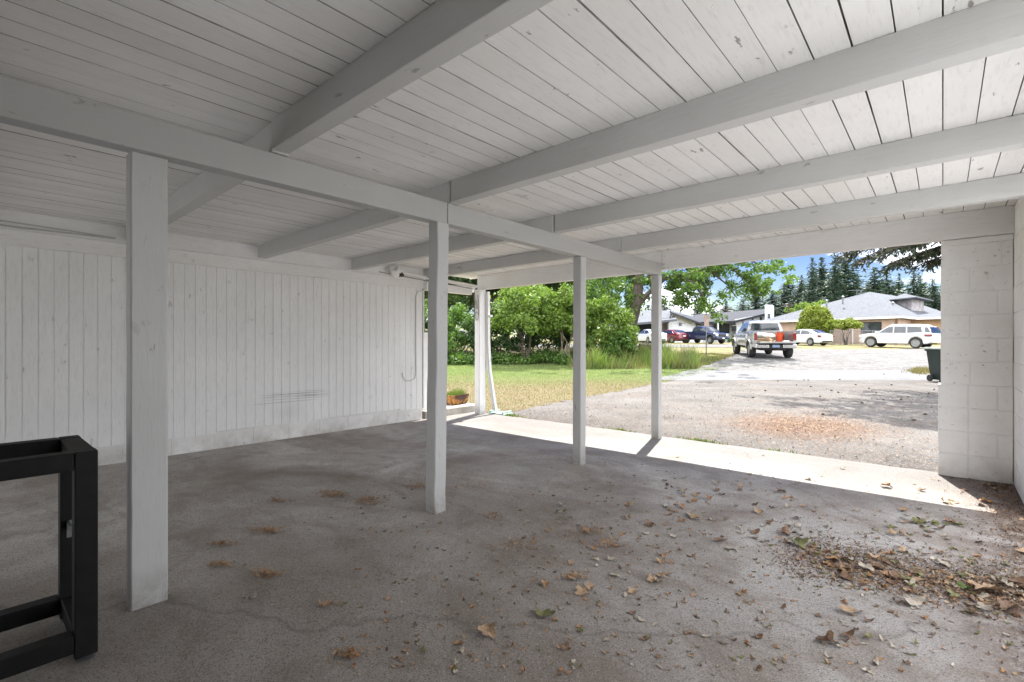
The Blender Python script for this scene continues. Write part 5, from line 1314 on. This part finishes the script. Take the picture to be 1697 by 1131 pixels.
ADJ = {0: 'tan', 1: 'dark brown', 2: 'pale', 3: 'olive', 4: 'orange brown', 5: 'green', 6: 'red'}; SHP = {'maple': 'lobed', 'oval': 'long oval', 'scrap': 'torn'}
def scatter(n, fn, sizes, mats, kinds, label, group, s0):
    for i in range(n):
        px, py = fn(); mt = rnd.choice(mats); kd = rnd.choice(kinds); leaf(px, py, rnd.uniform(*sizes), mt, kd, ADJ[mt] + ' ' + SHP[kd] + ' ' + label, group, seed=s0 + i)
def drift():
    u = rnd.random(); return (1340 + 350 * u + rnd.gauss(0, 24), 925 + 62 * u + rnd.gauss(0, 19) + (10 if u > .5 else 0))
scatter(66, drift, (.03, .085), (0, 0, 1, 1, 2, 2, 4, 3, 1), ('maple', 'oval', 'scrap'), 'leaf in the brown drift running to the right', 'dry leaves in the drift', 200)
scatter(46, lambda: (rnd.uniform(1100, 1340), rnd.uniform(785, 900)), (.04, .085), (0, 1, 2, 2, 4), ('maple', 'oval', 'scrap'), 'leaf in the loose scatter between the fourth post and the drift', 'dry leaves between post and drift', 400)
scatter(28, lambda: (1530 + rnd.gauss(0, 28), 868 + rnd.gauss(0, 9)), (.035, .085), (0, 1, 2, 3), ('maple', 'oval', 'scrap'), 'leaf in the small cluster just inside the sunlit strip', 'dry leaves by the sunlit strip', 500)
scatter(22, lambda: (rnd.uniform(1560, 1697), 805 + abs(rnd.gauss(0, 22))), (.035, .085), (0, 1, 1, 4), ('maple', 'oval', 'scrap'), 'leaf swept against the foot of the block pier', 'dry leaves at the pier', 600)
scatter(22, lambda: (rnd.uniform(1300, 1697), rnd.uniform(880, 925)), (.03, .07), (0, 1, 2), ('maple', 'scrap'), 'leaf above the drift towards the sunlit strip', 'dry leaves above the drift', 700)
scatter(18, lambda: (rnd.uniform(1080, 1560), rnd.uniform(752, 835)), (.03, .06), (0, 4, 1), ('maple', 'scrap'), 'leaf on or beside the sunlit strip of slab', 'dry leaves on the sunlit strip', 800)
scatter(36, lambda: (rnd.uniform(850, 1130), rnd.uniform(835, 1000)), (.03, .065), (0, 2, 4), ('maple', 'scrap'), 'small leaf in the middle of the floor right of the second post', 'small leaves mid floor', 900)
scatter(20, lambda: (rnd.uniform(420, 860), rnd.uniform(850, 1110)), (.015, .04), (0, 2, 4), ('scrap', 'oval'), 'leaf fragment on the left half of the floor', 'leaf fragments left', 1000)
scatter(24, lambda: (rnd.uniform(880, 1600), rnd.uniform(1000, 1125)), (.025, .05), (0, 2, 1), ('scrap', 'oval'), 'leaf fragment near the front edge of the view', 'leaf fragments front', 1100)
# the many smaller fragments, past what one would count
def fragments():
    V = []; F = []; MI = []; rnd = random.Random(77); ks = list(protos.items()); b0 = 0
    cache = [(k[1], np.array([tuple(v.co) for v in me.vertices]), [tuple(p.vertices) for p in me.polygons]) for k, me in ks]
    def put(px, py, size):
        nonlocal b0
        t = 807 * EYE / (py - 570); x, y = WU(px, t); mi, vv, ff = rnd.choice(cache)
        if x > .42 or mi in (5, 6): return
        a = rnd.uniform(0, 6.28); c, s_ = math.cos(a), math.sin(a); R = np.array([[c, -s_, 0], [s_, c, 0], [0, 0, 1]])
        q = (vv * [size, size * rnd.uniform(.5, 1), size * rnd.uniform(.6, 1.2)]) @ R.T + [x, y, .001]
        V.append(q); F.extend([tuple(b0 + i for i in f) for f in ff]); MI.extend([mi] * len(ff)); b0 += len(q)
    for _ in range(560): put(rnd.uniform(560, 1320), rnd.uniform(765, 1120), rnd.uniform(.010, .034))
    for _ in range(170): put(rnd.gauss(980, 100), rnd.gauss(890, 50), rnd.uniform(.012, .036))
    for _ in range(330): put(rnd.uniform(1100, 1690), rnd.uniform(785, 1120), rnd.uniform(.012, .042))
    for _ in range(420):
        u = rnd.random(); put(1330 + 370 * u + rnd.gauss(0, 30), 922 + 68 * u + rnd.gauss(0, 24), rnd.uniform(.012, .045))
    for _ in range(120): put(rnd.uniform(300, 680), rnd.uniform(810, 1000), rnd.uniform(.008, .022))
    me = bpy.data.meshes.new('leaf_fragments'); me.from_pydata(np.concatenate(V).tolist(), [], F); me.polygons.foreach_set('material_index', MI)
    link('leaf_fragments', me, LM, kind='stuff', label='hundreds of small broken leaf fragments strewn over the slab', cat='leaf litter')
fragments()
# fine debris
def debris(name, pts, size, mats, seed, label, cat, el=2.5, lift=.4):
    R = np.random.RandomState(seed); P = np.asarray(pts, float); n = len(P); a = R.uniform(0, 6.28, n); L = size * R.uniform(.4, 1.6, n)
    d = np.c_[np.cos(a), np.sin(a), R.normal(0, .25, n)]; s = np.c_[-np.sin(a), np.cos(a), R.normal(0, .4, n)]
    P = P + np.c_[np.zeros(n), np.zeros(n), L * lift]
    V = np.stack([P - d * L[:, None] * .5, P + s * L[:, None] * .5 / el, P + d * L[:, None] * .5 + np.array([0, 0, 1]) * (L * R.rand(n) * .4)[:, None], P - s * L[:, None] * .5 / el], 1).reshape(-1, 3)
    return link(name, np_mesh(name, V, np.arange(4 * n).reshape(n, 4), mi=R.randint(0, len(mats), n)), mats, kind='stuff', label=label, cat=cat)
R_ = np.random.RandomState(1); pts = []
def fpt(px, py):
    t = 807 * EYE / (py - 570); x, y = WU(px, t); return x, y
for _ in range(9000):
    x = R_.uniform(-5.9, .42); y = R_.uniform(-.3, 5.8)
    k = math.sin(x * 1.7 + 1) * math.sin(y * 1.3 + x) + .35 * R_.normal() + (1.0 if x > -1.2 else 0.25 if x > -3.4 else -.25)
    if k < .45: continue
    pts.append((x, y, .001))
debris('leaf_crumbs', pts, .0055, [LM[0], LM[0], LM[1], LM[4]], 2, 'fine tan crumbs of broken leaves scattered over the concrete', 'debris', 2.0)
pts = []
for (px, py, n_, sx, sy) in ((552, 822, 160, 14, 3), (612, 832, 150, 16, 4), (462, 832, 60, 10, 2), (440, 882, 110, 16, 3), (440, 955, 90, 14, 3), (365, 940, 50, 10, 2), (370, 905, 60, 10, 2), (690, 808, 60, 12, 3), (815, 858, 40, 8, 3), (790, 805, 60, 20, 6),
                              (860, 905, 60, 20, 6), (985, 882, 60, 14, 4), (950, 960, 50, 12, 3), (580, 1090, 60, 14, 4), (915, 760, 60, 22, 4), (1010, 905, 40, 12, 4), (540, 1008, 20, 8, 3)):
    for _ in range(int(n_ * 1.7)):
        x, y = fpt(px + R_.normal(0, sx), py + R_.normal(0, sy)); pts.append((x, y, .002 + abs(R_.normal(0, .004))))
debris('catkin_shreds', pts, .022, [LM[4], LM[0]], 3, 'loose orange brown clumps of shredded catkins on the floor', 'debris', 4.0)
pts = []
for _ in range(9000):
    u = R_.rand(); px = 1310 + 400 * u + R_.normal(0, 28); py = 915 + 75 * u + R_.normal(0, 20)
    x, y = fpt(px, max(py, 800)); 
    if x < .43: pts.append((x, y, .001))
for _ in range(5000):
    x = .43 - abs(R_.normal(0, .14)); y = R_.uniform(2.2, 5.8); pts.append((x, y, .001))
debris('brown_litter', pts, .012, [LM[1], LM[1], LM[0], smat('soil_crumb', (.05, .03, .02), (.10, .06, .04), 9, .9)], 4, 'fine brown litter under the leaf drift and along the block wall', 'debris', 2.2, .25)
pts = []
for _ in range(17000):
    x = -1.6 + R_.normal(0, .55); y = 8.2 + R_.normal(0, .75) - (x + 1.6) * .15
    if R_.rand() < .45: x = R_.uniform(-5.3, 1.5); y = 5.9 + abs(R_.normal(0, 1.3 if R_.rand() < .5 else 3.5))
    if y > 5.9: pts.append((x, y, g(x, y) + .012))
debris('fallen_needles', pts, .04, [LM[1], smat('rust_needle', (.12, .055, .022), (.19, .095, .045), 9, .8), LM[0]], 6, 'orange fallen needles lying on the driveway in front of the carport', 'needles', 12, .1)
pts = [(R_.uniform(-6, 3), R_.uniform(5.95, 15.5)) for _ in range(5000)]
pts = [(x, y, g(x, y) + .012) for x, y in pts]
debris('driveway_pebbles', pts, .02, [GRAVEL, ASPH, LM[1]], 7, 'loose pebbles and bits strewn over the driveway', 'pebbles', 1.3, .2)
# pine cones on the driveway
CONE = smat('cone_brown', (.06, .035, .02), (.13, .08, .05), 30, .9, .8, 60)
cone_me = MB()
for k in range(7):
    z = k * .01; r = (.028 * math.sin(math.pi * (k + 1) / 8.5))
    for j in range(7):
        a = j * .9 + k * .45; cone_me.add([(math.cos(a - .35) * r * .6, math.sin(a - .35) * r * .6, z), (math.cos(a) * r, math.sin(a) * r, z + .012), (math.cos(a + .35) * r * .6, math.sin(a + .35) * r * .6, z), (0, 0, z - .006)], [(0, 1, 3), (1, 2, 3), (0, 2, 1)])
cone_me.tube([(0, 0, -.005), (0, 0, .03), (0, 0, .065)], [.012, .016, .004], 6)
cme = cone_me.mesh('pine_cone'); cme.materials.append(CONE)
rnd = random.Random(5)
for i, (px, py) in enumerate([(1290, 634), (1334, 632), (1341, 632), (1345, 643), (1380, 650), (1391, 653), (1440, 646), (1451, 654), (1495, 665), (1507, 661), (1431, 671), (1464, 624), (1358, 660), (1390, 631), (1320, 640), (1540, 655), (1548, 648), (1530, 690), (1511, 700), (1270, 650), (1420, 640), (1476, 640), (1250, 662), (1362, 690)]):
    t = 807 * 1.2 / (py - 570); x, y = WU(px, t)
    o = bpy.data.objects.new('pine_cone', cme); COL.objects.link(o); o.location = (x, y, g(x, y) + .035); o.rotation_euler = (1.5, 0, rnd.uniform(0, 6)); o.scale = (.8, .8, .8)
    props(o, 'small dark pine cone lying on the driveway', 'pine cone', 'pine cones on the driveway')
# weeds in the slab joint
pts = []
for (xc, n_) in ((-3.25, 130), (-2.2, 160), (-1.3, 40), (-5.0, 40), (-5.45, 250)):
    for _ in range(n_): x = xc + R_.normal(0, .13); pts.append((x, 5.90 + abs(R_.normal(0, .02 if xc > -5.4 else .12)), -.03))
blades('joint_weeds', pts, .02, .07, .012, [F_GRASS, F_YEL], 12, 'small weeds growing in the joint between slab and driveway', 'weeds', lambda P, R: R.randint(0, 2, len(P)))
